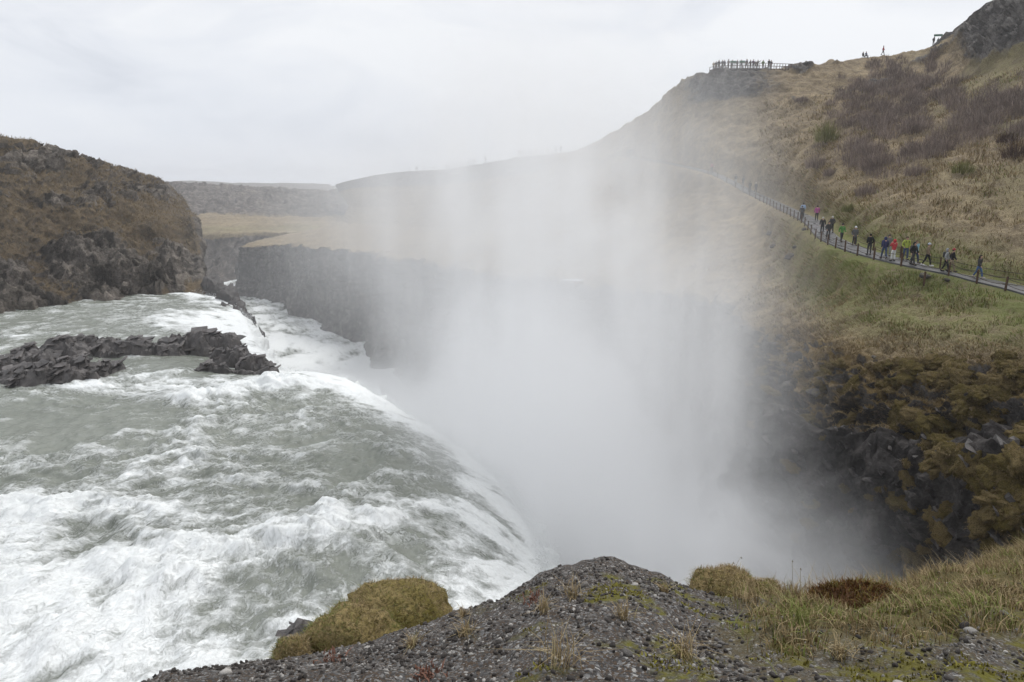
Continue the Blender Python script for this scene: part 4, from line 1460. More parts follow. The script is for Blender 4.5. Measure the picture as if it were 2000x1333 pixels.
hd = np.linalg.norm(HILL_G, axis=-1)
wgt = (HILL_T > 2.1) * (HILL_T < 7) * (HILL_S > 8) * (HILL_S < 13) * (1 - np.clip(rockm_h, 0, 1)) * (pd > 2.2) / (hd ** 2) * np.clip(0.4 + fbm(HILL_G * 0.4 + 12, 3) * 1.2, 0.05, 2)
nb = 60000
p, n, i_, j_ = surf_samples(HILL_G, HILL_N, nb, wgt)
gh = green_h[i_, j_] + 0.35 * rng.normal(size=nb) + 0.5 * perlin(p * 0.5)
tint = np.where(gh > 0.62, 0.86 + 0.14 * rng.random(nb), 0.3 + 0.5 * rng.random(nb))
mz = HILL_T[i_, j_] < 3.3
tint = np.where(mz, 0.2 + 0.4 * rng.random(nb), tint)
dr = n * np.array((1, 1, 0)) * 0.9
dd_ = np.linalg.norm(p, axis=1)
tag(blade_obj('slope_grass', [blades(p, n, (0.12 + 0.2 * rng.random(nb)) * np.clip(dd_ / 50, 0.7, 1.8), 0.0007 * dd_, tint, 0.5, dr)], MAT['blade']), 'rough brown and green grass on the slope around the path', 'grass', kind='stuff')
bpy.context.view_layer.update()
cp, cn = [], []
for o in CUSH:
    me = o.data
    idx = rng.integers(0, len(me.vertices), 130)
    mw = np.array(o.matrix_world)
    co = np.empty(len(me.vertices) * 3)
    me.vertices.foreach_get('co', co)
    no = np.empty(len(me.vertices) * 3)
    me.vertices.foreach_get('normal', no)
    cp.append(co.reshape(-1, 3)[idx] @ mw[:3, :3].T + mw[:3, 3])
    q_ = no.reshape(-1, 3)[idx] @ mw[:3, :3].T
    cn.append(q_ / np.linalg.norm(q_, axis=1)[:, None])
cp, cn = np.vstack(cp), np.vstack(cn)
m_ = len(cp)
tag(blade_obj('moss_fringe', [blades(cp, cn, 0.05 + 0.09 * rng.random(m_), 0.0007 * np.linalg.norm(cp, axis=1), 0.1 + 0.45 * rng.random(m_), 0.4, cn * 0.5 + np.array((0, 0, -0.9)))], MAT['blade'], hill), kind='stuff')
nb = 26000
wgt = (BANK_ROCK < 0.5).astype(float) * (BANK_G[..., 2] > -13)
p, n, i_, j_ = surf_samples(BANK_G, BANK_N, nb, wgt)
dd_ = np.linalg.norm(p, axis=1)
tag(blade_obj('bank_grass', [blades(p, n, 0.3 + 0.45 * rng.random(nb), 0.0006 * dd_, 0.2 + 0.4 * rng.random(nb), 0.5, n * np.array((1, 1, 0)) * 0.8)], MAT['blade']), 'dead brown grass on the ledges of the left bank', 'grass', kind='stuff')

# ------------------------------------------------------------------ leafless shrubs on the upper slope
def bush(c, r_, hgt, n, tone):
    """fan of thin bent twigs rising from one foot"""
    th = rng.random(n) * 6.283
    k = np.sqrt(rng.random(n)) * r_
    P_ = np.asarray(c)[None] + np.stack((k * np.cos(th) * 0.75, k * np.sin(th) * 0.75, hgt * 0.55 * rng.random(n) * (1 - (k / r_) ** 2)), 1)
    out = np.stack((np.cos(th), np.sin(th), 0 * th), 1) * (k / r_)[:, None] * 0.7
    return blades(P_, np.tile(np.array((0, 0, 1.0)), (n, 1)), hgt * (0.3 + 0.5 * rng.random(n)), 0.0004 * np.linalg.norm(c) * (0.4 + rng.random(n)), np.clip(tone + 0.22 * rng.normal(size=n), 0, 1), 0.35, out)


def inside(px, py, poly):
    c = False
    j = len(poly) - 1
    for i in range(len(poly)):
        xi, yi = poly[i]
        xj, yj = poly[j]
        if (yi > py) != (yj > py) and px < (xj - xi) * (py - yi) / (yj - yi) + xi:
            c = not c
        j = i
    return c


THICK = [[(1640, 200), (1690, 150), (1750, 122), (1830, 112), (1845, 150), (1890, 200), (1930, 185), (2010, 150), (2010, 270), (1930, 265), (1880, 280), (1830, 318), (1770, 335), (1720, 352), (1660, 330), (1650, 300), (1690, 270), (1640, 255)],
         [(1565, 325), (1585, 290), (1625, 285), (1615, 315), (1580, 335)], [(1630, 240), (1655, 180), (1700, 190), (1680, 260)]]
data = []
tries = 0
while len(data) < 520 and tries < 6000:
    tries += 1
    k = 0 if random.random() < 0.8 else random.choice((1, 2))
    px, py = random.uniform(1560, 2010), random.uniform(110, 360)
    if not inside(px, py, THICK[k]):
        continue
    px, py = px + random.gauss(0, 14), py + random.gauss(0, 9)
    if perlin(np.array((px * .014, py * .02, 1.7))) > 0.42:
        continue
    h, n = cast(px, py)
    if h is None:
        continue
    data.append(bush(np.array(h), random.uniform(.9, 1.9), random.uniform(1.2, 2.3), 80, random.uniform(.25, .65)))
tag(blade_obj('shrub_thicket', data, MAT['twig']), 'dense grey brown leafless shrub thicket across the upper slope', 'shrubs', kind='stuff')
for px, py, r_, hg, mk, lab in [
        (1612, 280, 2.0, 4.0, 'twig_green', 'yellow green budding shrub at the left end of the thicket'),
        (1595, 330, 1.9, 2.4, 'twig', 'purple brown shrub low at the left end of the thicket'),
        (1620, 345, 1.0, 1.3, 'twig', 'small leafless shrub below the purple brown one'),
        (1880, 340, 1.3, 1.5, 'twig_green', 'olive leafless shrub standing alone below the thicket'),
        (1790, 345, 1.6, 1.6, 'twig', 'grey leafless shrub at the lower edge of the thicket'),
        (1690, 385, 1.3, 1.8, 'twig', 'pale thin shrub alone in the grass above the path bend'),
        (1660, 415, 1.1, 1.1, 'twig_green', 'faint olive shrub just above the path'),
        (1985, 310, 1.6, 2.0, 'twig_red', 'dark russet shrub at the right edge of the slope'),
        (1965, 280, 1.2, 1.4, 'twig_red', 'russet shrub above the dark one at the right edge'),
        (1700, 335, 1.2, 1.5, 'twig', 'brown shrub under the left half of the thicket'),
        (1565, 200, 1.5, 1.2, 'twig', 'grey shrub clump below the rocks left of the thicket'),
        (1690, 300, 1.6, 1.9, 'twig', 'dark leafless shrub in the gap of the thicket')]:
    h, n = cast(px, py)
    c_ = np.array(h)
    root = empty('shrub', c_)
    tag(root, lab, 'shrub', 'shrubs around the thicket')
    V, Fc, tt = bush(c_, r_, hg, 420, 0.5)
    tag(obj('twigs', np_mesh('twigs', V - c_, Fc, True, {'tint': tt}, MAT[mk]), root), kind='stuff')
    for k in range(5):
        a = k * 1.26 + random.random()
        e = np.array((math.cos(a) * r_ * .4, math.sin(a) * r_ * .4, hg * .6))
        v, f = tube(np.array([(0, 0, -.2), e * .5 + np.array((0, 0, .1)), e]), (.05, .035, .015), 4)
        obj('stem', np_mesh('stem', v, f, True, {'tint': np.full(len(v), .3)}, MAT[mk]), root)
# ------------------------------------------------------------------ people
def skin_mesh(name, verts, edges, radii, sub=1, root=0):
    me = bpy.data.meshes.new(name)
    me.from_pydata([tuple(v) for v in verts], edges, [])
    o = bpy.data.objects.new(name, me)
    col.objects.link(o)
    md = o.modifiers.new('skin', 'SKIN')
    md.use_smooth_shade = True
    for i, r_ in enumerate(radii):
        sv_ = me.skin_vertices[0].data[i]
        sv_.radius = r_ if isinstance(r_, tuple) else (r_, r_)
        sv_.use_root = (i == root)
    sb = o.modifiers.new('sub', 'SUBSURF')
    sb.levels = sb.render_levels = sub
    dg = bpy.context.evaluated_depsgraph_get()
    dg.update()
    out = bpy.data.meshes.new_from_object(o.evaluated_get(dg))
    bpy.data.objects.remove(o)
    out.name = name
    return out


def mesh_arrays(me):
    me.calc_loop_triangles()
    v = np.empty(len(me.vertices) * 3)
    me.vertices.foreach_get('co', v)
    f = np.empty(len(me.loop_triangles) * 3, np.int32)
    me.loop_triangles.foreach_get('vertices', f)
    return v.reshape(-1, 3), f.reshape(-1, 3)


def joints(pose):
    """joint positions for a 1.72 m figure facing -y"""
    st, arm, sit = pose
    J = {'pel': (0, 0, .93), 'spi': (0, -.01, 1.13), 'che': (0, -.015, 1.32), 'nec': (0, -.02, 1.45), 'hea': (0, -.035, 1.56), 'top': (0, -.03, 1.64)}
    for s_, L_ in ((-1, 'l'), (1, 'r')):
        k = st * s_
        J['hip' + L_] = (.09 * s_, 0, .88)
        if sit:
            J['hip' + L_] = (.09 * s_, 0, .86)
            J['kne' + L_] = (.12 * s_, -.42, .88)
            J['ank' + L_] = (.12 * s_, -.45, .46)
            J['toe' + L_] = (.13 * s_, -.6, .42)
        else:
            back_ = max(0, -k)
            J['kne' + L_] = (.1 * s_, -.17 * k - .03, .49)
            J['ank' + L_] = (.1 * s_, -.33 * k + .05 * back_, .09 + .10 * back_)
            J['toe' + L_] = (.115 * s_, -.33 * k - .15 + .06 * back_, .04 + .02 * back_)
        J['sho' + L_] = (.185 * s_, -.01, 1.39)
        if arm == 'swing':
            J['elb' + L_] = (.25 * s_, .12 * k + .02, 1.12)
            J['wri' + L_] = (.24 * s_, .16 * k - .1, .9)
        elif arm == 'pocket':
            J['elb' + L_] = (.27 * s_, .07, 1.12)
            J['wri' + L_] = (.19 * s_, -.09, .93)
        elif arm == 'camera':
            J['elb' + L_] = (.23 * s_, -.14, 1.17)
            J['wri' + L_] = (.06 * s_, -.24, 1.42)
        elif arm == 'point':
            J['elb' + L_] = (.24 * s_, .03, 1.12) if s_ < 0 else (.38, -.12, 1.42)
            J['wri' + L_] = (.22 * s_, -.05, .9) if s_ < 0 else (.5, -.2, 1.6)
        else:
            J['elb' + L_] = (.25 * s_, -.02, 1.11)
            J['wri' + L_] = (.14 * s_, -.26, 1.06)
    return {k: np.array(v, float) for k, v in J.items()}


def figure(tagname, pose):
    J = joints(pose)
    sit = pose[2]
    names = ['pel', 'spi', 'che', 'nec', 'hea', 'top'] + [a + b for b in 'lr' for a in ('hip', 'kne', 'ank', 'toe', 'sho', 'elb', 'wri')]
    ix = {k: i for i, k in enumerate(names)}
    E = [(ix['pel'], ix['spi']), (ix['spi'], ix['che']), (ix['che'], ix['nec']), (ix['nec'], ix['hea']), (ix['hea'], ix['top'])]
    for b in 'lr':
        E += [(ix['pel'], ix['hip' + b]), (ix['hip' + b], ix['kne' + b]), (ix['kne' + b], ix['ank' + b]), (ix['ank' + b], ix['toe' + b]),
              (ix['che'], ix['sho' + b]), (ix['sho' + b], ix['elb' + b]), (ix['elb' + b], ix['wri' + b])]
    R_ = {'pel': (.13, .1), 'spi': (.12, .09), 'che': (.14, .1), 'nec': .052, 'hea': (.075, .092), 'top': (.072, .085), 'hip': .078, 'kne': .052, 'ank': .036, 'toe': .034, 'sho': .058, 'elb': .04, 'wri': .028}
    rad = [R_[k] if k in R_ else R_[k[:3]] for k in names]
    bv, bf = mesh_arrays(skin_mesh('body', [J[k] for k in names], E, rad, 1))
    parts = [(bv, bf)]
    for b, s_ in (('l', -1), ('r', 1)):                       # hands: palm, four fingers, thumb
        w_, e_ = J['wri' + b], J['elb' + b]
        d = (w_ - e_) / np.linalg.norm(w_ - e_)
        sd = np.cross(d, (0, 0, 1.0) if abs(d[2]) < .9 else (0, 1.0, 0))
        sd /= np.linalg.norm(sd)
        nn = np.cross(sd, d)
        parts.append(tube([w_ - d * .02, w_ + d * .04, w_ + d * .085], (.024, .034, .03), 6))
        for q_, (off, ln_f) in enumerate(((-.024, .062), (-.008, .074), (.008, .07), (.024, .055))):
            b0_ = w_ + d * .08 + sd * off
            parts.append(tube([b0_, b0_ + d * ln_f * .5 + nn * .006, b0_ + d * ln_f * .9 + nn * .022], (.009, .008, .006), 4))
        t0_ = w_ + d * .025 + sd * -.03
        parts.append(tube([t0_, t0_ + d * .03 - sd * .022, t0_ + d * .06 - sd * .024 + nn * .01], (.011, .009, .007), 4))
    hc = J['hea'] + np.array((0, -.005, .02))
    parts.append(tube([hc + np.array((0, -.085, .03)), hc + np.array((0, -.112, -.01)), hc + np.array((0, -.09, -.016))], (.008, .014, .008), 5))   # nose
    for s_ in (-1, 1):
        parts.append(tube([hc + np.array((.078 * s_, .0, -.02)), hc + np.array((.088 * s_, .008, .005)), hc + np.array((.078 * s_, .01, .028))], (.008, .013, .009), 5))   # ears
        ev, ef = ICO1
        parts.append((ev * .011 + hc + np.array((.032 * s_, -.086, .018)), ef))                                                                  # eyes
    parts.append(tube([hc + np.array((-.026, -.086, -.048)), hc + np.array((0, -.094, -.048)), hc + np.array((.026, -.086, -.048))], (.004, .007, .004), 5))  # mouth
    v, f = merge(parts)
    M_ = {'body': np_mesh('body', v, f, True)}

    def arms(extra):
        nm = ['che'] + [a + b for b in 'lr' for a in ('sho', 'elb', 'wri')]
        return nm
    for long_ in (0, 1):
        hem = np.array((0, .0, .66 if long_ else .84)) if not sit else np.array((0, .0, .84))
        nm = ['hem', 'pel', 'spi', 'che', 'nec', 'shol', 'elbl', 'wril', 'shor', 'elbr', 'wrir']
        K = dict(J)
        K['hem'] = hem
        K['nec'] = J['nec'] + np.array((0, 0, .01))
        jx = {k: i for i, k in enumerate(nm)}
        E2 = [(0, 1), (1, 2), (2, 3), (3, 4), (3, 5), (5, 6), (6, 7), (3, 8), (8, 9), (9, 10)]
        r2 = [(.2, .165) if long_ else (.175, .14), (.175, .135), (.155, .125), (.17, .13), .07, .085, .066, .052, .085, .066, .052]
        M_['coat' if long_ else 'jacket'] = skin_mesh('jacket', [K[k] for k in nm], E2, r2, 1, 2)
    nm = ['wai', 'pel', 'hipl', 'knel', 'ankl', 'hipr', 'kner', 'ankr']
    K = dict(J)
    K['wai'] = J['pel'] + np.array((0, 0, .1))
    M_['trousers'] = skin_mesh('trousers', [K[k] for k in nm], [(0, 1), (1, 2), (2, 3), (3, 4), (1, 5), (5, 6), (6, 7)], [(.14, .11), (.145, .115), .1, .073, .06, .1, .073, .06], 1, 1)
    sh = []
    for b in 'lr':
        a_, t_ = J['ank' + b], J['toe' + b]
        a2 = a_ + np.array((0, .05, -.035))
        sh.append(tube([a2 + np.array((0, .03, 0)), a2, (a2 + t_) / 2, t_ + np.array((0, -.03, .0)), t_ + np.array((0, -.07, -.005))], (.03, .05, .052, .048, .02), 7))
    M_['shoe_l'], M_['shoe_r'] = (np_mesh('shoe', *q_, True) for q_ in sh)
    hv, hf = ICO3
    k = hv.copy()
    hair = k * np.array((.093, .112, .1)) * (1 + .05 * fbm(k * 4, 2))[:, None] + J['hea'] + np.array((0, .018, .052))
    cut_ = (k[:, 1] < -.35) & (k[:, 2] < .35)
    hair[cut_] += np.array((0, .06, .0))
    M_['hair'] = np_mesh('hair', hair, hf, True)
    lh = k * np.array((.105, .075, .2)) + J['hea'] + np.array((0, .07, -.08))
    v, f = merge([(hair, hf), (lh, hf)])
    M_['long_hair'] = np_mesh('hair', v, f, True)
    cap = k * np.array((.1, .115, .085)) + J['hea'] + np.array((0, .008, .085))
    pom = ICO1[0] * .03 + J['hea'] + np.array((0, .01, .18))
    rim = tube([J['hea'] + np.array((.103 * math.cos(a), .115 * math.sin(a) + .005, .065)) for a in np.linspace(0, 6.283, 17)], .018, 5)
    M_['hat'] = np_mesh('hat', cap, hf, True)
    M_['pompom'] = np_mesh('pompom', pom, ICO1[1], True)
    M_['brim'] = np_mesh('brim', *rim, True)
    hood = k * np.array((.118, .135, .145)) + J['hea'] + np.array((0, .03, .03))
    front = (k[:, 1] < -.45) & (np.abs(k[:, 2]) < .75)
    hood[front, 1] += .1
    M_['hood'] = np_mesh('hood', hood, hf, True)
    pk = np.sign(k) * np.abs(k) ** .45 * np.array((.14, .085, .22)) + J['che'] + np.array((0, .2, -.08))
    st_ = [tube([J['che'] + np.array((.1 * s_, .12, .12)), J['che'] + np.array((.11 * s_, -.02, .16)), J['che'] + np.array((.11 * s_, -.14, .0)), J['che'] + np.array((.12 * s_, .05, -.22))], .017, 5) for s_ in (-1, 1)]
    M_['backpack'] = np_mesh('backpack', pk, hf, True)
    M_['strap0'], M_['strap1'] = (np_mesh('strap', *q_, True) for q_ in st_)
    for me in M_.values():
        me.materials.clear()
        me.materials.append(None)
    return M_


POSES = {'walk': (0.75, 'swing', 0), 'walk2': (-0.65, 'swing', 0), 'stroll': (0.35, 'pocket', 0), 'stand': (0.05, 'rail', 0), 'pocket': (0.1, 'pocket', 0),
         'camera': (0.15, 'camera', 0), 'point': (0.1, 'point', 0), 'sit': (0, 'rail', 1)}
FIG = {k: figure(k, v) for k, v in POSES.items()}
_cm = {}


def cloth(c):
    g_ = sum(c) / 3
    c = tuple(round((0.82 * x + 0.18 * g_) * 0.9, 3) for x in c)
    if c not in _cm:
        _cm[c] = plain_mat('cloth_%d' % len(_cm), c, 0.85, 0.2, 8)
    return _cm[c]


SKIN = plain_mat('skin', (0.45, 0.28, 0.2), 0.6, 0.1, 5)
BLACK, NAVY, JEAN, GREY, LGREY, DGREY = (.018, .018, .02), (.03, .035, .12), (.05, .085, .19), (.13, .13, .135), (.3, .31, .32), (.055, .055, .06)
WHITE, RED, TAN, GREEN, LIME, SKYB, MAG, KHAKI = (.75, .75, .75), (.55, .02, .03), (.24, .17, .1), (.09, .3, .05), (.42, .5, .04), (.25, .58, .75), (.45, .05, .28), (.36, .28, .17)
HAIRD, HAIRW = (.02, .015, .012), (.6, .58, .55)


def person(loc, face, pose, top, legs, label, head=('hair', HAIRD), coat=False, shoes=BLACK, pack=None, h=1.72, group=None):
    """face: heading angle about z; 0 looks towards the camera (-y)"""
    root = empty('person', loc, face)
    k = h / 1.72
    root.scale = (k, k, k)
    M_ = FIG[pose]

    def part(nm, me, c, under=None):
        o = obj(nm, me, under or root)
        o.material_slots[0].link = 'OBJECT'
        o.material_slots[0].material = c if isinstance(c, bpy.types.Material) else cloth(c)
        return o
    part('body', M_['body'], SKIN)
    part('jacket', M_['coat' if coat else 'jacket'], top)
    part('trousers', M_['trousers'], legs)
    part('shoe', M_['shoe_l'], shoes)
    part('shoe', M_['shoe_r'], shoes)
    if head[0] in ('hat', 'hood'):
        part('hair', M_['hair'], HAIRD)
    hd_ = part({'hair': 'hair', 'long_hair': 'hair', 'hat': 'hat', 'hood': 'hood'}[head[0]], M_[head[0]], head[1])
    if head[0] == 'hat':
        part('pompom', M_['pompom'], head[1], hd_)
        part('brim', M_['brim'], head[1], hd_)
    if pack:
        bp_ = part('backpack', M_['backpack'], pack)
        part('strap', M_['strap0'], pack, bp_)
        part('strap', M_['strap1'], pack, bp_)
    tag(root, label, 'person', group)
    return root


PBVH = BVHTree.FromPolygons(PV.reshape(-1, 3).tolist(), grid_faces(*PV.shape[:2], True).tolist())


def on_path(px, off):
    a = path_from_px(px)
    p_, n_ = path_at(a)
    q_ = p_[:2] + n_ * off
    g = PBVH.ray_cast(Vector((q_[0], q_[1], 60)), Vector((0, 0, -1)))[0]
    t0_, t1_ = path_at(a - 1)[0], path_at(a + 1)[0]
    d = t1_ - t0_                                               # towards the camera's right, down the path
    return (g if g else Vector((q_[0], q_[1], p_[2] + .1))), math.atan2(d[0], -d[1])


GP = 'people walking on the path'
for px, off, away, pose, top, legs, lab, kw in [
        (1574, -.4, 0, 'stroll', (.3, .45, .68), DGREY, 'person in pale blue jacket side by side with one in magenta on the path', {}),
        (1585, .5, 0, 'walk', MAG, BLACK, 'person in magenta jacket walking beside one in pale blue', {}),
        (1581, -.9, 0, 'pocket', DGREY, BLACK, 'person in dark clothes half hidden in front of the magenta jacket', dict(h=1.6)),
        (1611, -.3, 0, 'walk', BLACK, BLACK, 'person with white hair in a long black coat walking towards the viewer', dict(coat=True, head=('hair', HAIRW))),
        (1609, .7, 0, 'stroll', DGREY, BLACK, 'person with white hair behind the one in the long black coat', dict(head=('hair', HAIRW))),
        (1627, -.5, 1, 'stroll', DGREY, DGREY, 'person in dark grey with a backpack left of the bright green jacket', dict(pack=(.03, .05, .03), head=('hood', (.12, .1, .09)))),
        (1638, .2, 1, 'walk2', GREEN, DGREY, 'person in bright green jacket and black cap on the path', dict(head=('hat', BLACK))),
        (1654, .6, 1, 'stroll', GREY, DGREY, 'person in long grey coat and white cap walking away', dict(coat=True, head=('hat', WHITE))),
        (1711, -.6, 0, 'pocket', BLACK, DGREY, 'bareheaded person in open black jacket facing the camera', {}),
        (1723, .4, 1, 'stroll', (.17, .175, .15), LGREY, 'person in hooded olive grey coat and pale trousers', dict(coat=True, head=('hood', (.17, .175, .17)))),
        (1742, -.7, 0, 'walk', NAVY, JEAN, 'person in hooded navy jacket walking towards the camera', dict(head=('hood', NAVY))),
        (1753, .6, 1, 'stroll', LIME, JEAN, 'person in lime yellow jacket carrying a black backpack', dict(pack=BLACK, h=1.8)),
        (1759, -.7, 0, 'camera', RED, WHITE, 'person in red jacket and white trousers holding up a camera', dict(head=('hood', RED), h=1.66)),
        (1780, .3, 1, 'walk', SKYB, (.03, .05, .11), 'person in sky blue jacket and dark jeans striding along the path', dict(head=('hair', (.12, .06, .04)))),
        (1790, -.6, 1, 'walk2', BLACK, DGREY, 'person in black jacket with dark backpack beside the sky blue jacket', dict(pack=(.07, .06, .06), head=('hood', BLACK))),
        (1805, .4, 1, 'walk', TAN, BLACK, 'person in tan jacket with white and blue hat', dict(head=('hat', (.5, .53, .6)), shoes=WHITE)),
        (1845, -.4, 1, 'walk2', LGREY, BLACK, 'person in hooded light grey top with small dark backpack', dict(pack=DGREY, head=('hood', LGREY))),
        (1857, .5, 1, 'walk', BLACK, KHAKI, 'person in black puffy jacket, red beanie and tan trousers', dict(head=('hat', (.4, .03, .04)))),
        (1907, .2, 1, 'walk', DGREY, (.05, .13, .32), 'person with long dark hair, grey coat and blue jeans, nearest on the path', dict(coat=False, head=('long_hair', HAIRD), shoes=(.5, .45, .4), h=1.66)),
        (1438, -.2, 0, 'stroll', DGREY, LGREY, 'left one of two dark figures high on the path in the mist', dict(h=1.6)),
        (1447, .4, 0, 'stroll', DGREY, GREY, 'right one of two dark figures high on the path in the mist', dict(h=1.75)),
        (1466, -.2, 0, 'pocket', BLACK, BLACK, 'dark figure on the left of the pair below the misty path bend', dict(coat=True)),
        (1471, .4, 0, 'stroll', DGREY, DGREY, 'pale headed figure on the right of the pair below the misty path bend', dict(head=('hair', HAIRW), shoes=WHITE)),
        (1388, .2, 0, 'stroll', (.5, .2, .25), GREY, 'faint pink figure highest on the misty path', {}),
        (1223, 0, 0, 'pocket', DGREY, BLACK, 'left of three faint dark figures far up the path', {}),
        (1227, .6, 0, 'stroll', BLACK, BLACK, 'middle of three faint dark figures far up the path', {}),
        (1231, -.2, 0, 'pocket', DGREY, DGREY, 'right of three faint dark figures far up the path', {})]:
    l_, an = on_path(px, off)
    person(l_, an + (0 if away else math.pi) + random.uniform(-.25, .25), pose, top, legs, lab, group=GP, **kw)

# people along the ridge: stood on the crest of the hill
crest_px = pix(HILL_G[:, :, :])
TCOL = np.argmin(np.abs(HILL_T[0] - 8.0))


def on_ridge(px):
    """highest visible ground in that pixel column, a step back from the edge"""
    for py in np.arange(40, 420, 0.5):
        h, n = cast(px, py)
        if h is not None and h.y < 420:
            d = Vector((h.x, h.y, 0)).normalized()
            g = ground_z(h.x + d.x * .25, h.y + d.y * .25)
            return (g if g else h)
    return None


RC = [BLACK, DGREY, NAVY, GREY, (.2, .05, .05), (.06, .1, .16), TAN, DGREY]
GR = 'people on the ridge in the mist'
ORD = ['first', 'second', 'third', 'fourth', 'fifth', 'sixth', 'seventh', 'eighth', 'ninth', 'tenth', 'eleventh', 'twelfth', 'thirteenth']
for i, px in enumerate([1013.3, 1017, 1021.5, 1027, 1033, 1037.5, 1046.5]):
    person(on_ridge(px), random.uniform(-1, 1), ('pocket', 'stand', 'stroll')[i % 3], RC[(4 + i * 3) % 8], BLACK, ORD[i] + ' from the left in the close row of dark figures on the ridge', group='row of people on the ridge', h=random.uniform(1.62, 1.82))
for px, c, lab in [(1070.5, (.3, .12, .12), 'reddish figure alone on the ridge right of the row'), (1085.5, DGREY, 'broad dark figure with elbows out on the ridge'), (1095, (.05, .08, .12), 'tall dark figure furthest right on the lower ridge')]:
    person(on_ridge(px), 0.2, 'camera' if 'elbows' in lab else 'pocket', c, BLACK, lab, group=GR, h=1.85)
for i, px in enumerate([872, 875.5, 880.5, 886.5, 891, 893.5, 899, 902.5, 905.5, 914.5, 917.5, 923, 927.5]):
    person(on_ridge(px), random.uniform(-1.5, 1.5), ('pocket', 'stroll', 'stand', 'walk')[i % 4], RC[i % 8], DGREY, ORD[i] + ' from the left in the faint crowd on the misty far ridge', group='crowd on the misty far ridge', h=random.uniform(1.6, 1.85))
for px, lab in [(799.5, 'faint figure furthest left on the misty ridge'), (812.5, 'left of the faint pair on the misty ridge'), (815, 'right of the faint pair on the misty ridge'), (829, 'faint figure leaning over on the misty ridge'),
                (848, 'faint lone figure left of the ridge crowd'), (948, 'faint lone figure right of the ridge crowd')]:
    person(on_ridge(px), random.uniform(-1, 1), 'stroll', GREY, DGREY, lab, group=GR)
person(on_ridge(1724), 1.2, 'walk', (.42, .03, .04), BLACK, 'person in long red coat walking on the skyline', group='people on the upper skyline', coat=True, h=1.85)
for px, lab in [(1685, 'left of two people sitting on the skyline'), (1691, 'right of two people sitting on the skyline')]:
    q_ = on_ridge(px)
    person(q_ - Vector((0, 0, .6)), 0.4, 'sit', DGREY if 'left' in lab else (.12, .16, .25), BLACK, lab, group='people on the upper skyline')

# ------------------------------------------------------------------ the viewing platform on the ridge
MAT['deck'] = plain_mat('platform_timber', (0.075, 0.06, 0.055), 0.85, 0.25, 4)
MAT['rail'] = plain_mat('platform_rail', (0.12, 0.075, 0.06), 0.8, 0.2, 4)
MAT['board'] = plain_mat('board_back', (0.06, 0.13, 0.09), 0.7, 0.15, 3)
PD = 141.0
c_a, c_b, c_c = at(1393, 138.3, PD), at(1417, 134.8, PD), at(1548, 136.6, PD)
mean = (c_a + c_c) / 2
plat = empty('viewing_platform', mean - np.array((0, 0, 1)))
tag(plat, 'long wooden viewing platform with railings on posts above the cliff', 'platform')
pb = np.array(plat.location)
WID = 3.0
line = np.array([c_a, at(1404, 136.2, PD), c_b, at(1450, 134.2, PD), at(1500, 135.0, PD), c_c])


def on_line(px):
    q_ = pix(line)
    return np.array([np.interp(px, q_[:, 0], line[:, i]) for i in range(3)])


mp_ = PD / F
for a, b in zip(line[:-1], line[1:]):
    for k in range(max(1, int(round(np.linalg.norm(b - a) / 1.2)))):
        nseg = max(1, int(round(np.linalg.norm(b - a) / 1.2)))
        p0_, p1_ = a + (b - a) * k / nseg, a + (b - a) * (k + 1) / nseg
        V = np.array([p0_, p1_, p1_ + (0, WID, 0), p0_ + (0, WID, 0)])
        V = np.vstack([V, V - np.array((0, 0, .08))]) - pb
        Fq = np.array([(0, 1, 2, 3), (7, 6, 5, 4), (0, 4, 5, 1), (1, 5, 6, 2), (2, 6, 7, 3), (3, 7, 4, 0)])
        obj('deck_board', np_mesh('deck_board', V, Fq, False, None, MAT['deck']), plat)
for yo in (0.05, WID - .05):
    v, f = tube(line + np.array((0, yo, -.25)) - pb, .17, 4)
    obj('beam', np_mesh('beam', v, f, False, None, MAT['deck']), plat)
    for hgt in (1.05, .55):
        v, f = tube(line + np.array((0, yo, hgt)) - pb, .045, 4)
        obj('handrail', np_mesh('handrail', v, f, False, None, MAT['rail']), plat)
    q_ = np.arange(1394, 1549, 5.6 if yo < 1 else 11)
    for px in q_:
        c_ = on_line(px) + np.array((0, yo, .52)) - pb
        v, f = box((0, 0, 0), (.09, .09, 1.1))
        o = obj('baluster', np_mesh('baluster', v, f, False, None, MAT['rail']), plat)
        o.location = c_
for px in (1398, 1417.5, 1436, 1460.5, 1486, 1511.5):
    for yo, dx in ((0.15, 0), (WID - .15, 2.6)):
        t_ = on_line(px + dx) + np.array((0, yo, -.3))
        g = ground_z(t_[0], t_[1], top=t_[2])
        zb = g.z - .2 if g else t_[2] - 1.6
        v, f = box((0, 0, (zb - t_[2]) / 2), (.2, .2, max(.3, t_[2] - zb)))
        o = obj('support_post', np_mesh('support_post', v, f, False, None, MAT['deck']), plat)
        o.location = t_ - pb
v, f = tube(np.array([on_line(1394) + (0, .1, -.2), at(1387, 142.5, PD)]) - pb, .08, 4)
obj('brace', np_mesh('brace', v, f, False, None, MAT['deck']), plat)
GPP = 'people on the viewing platform'
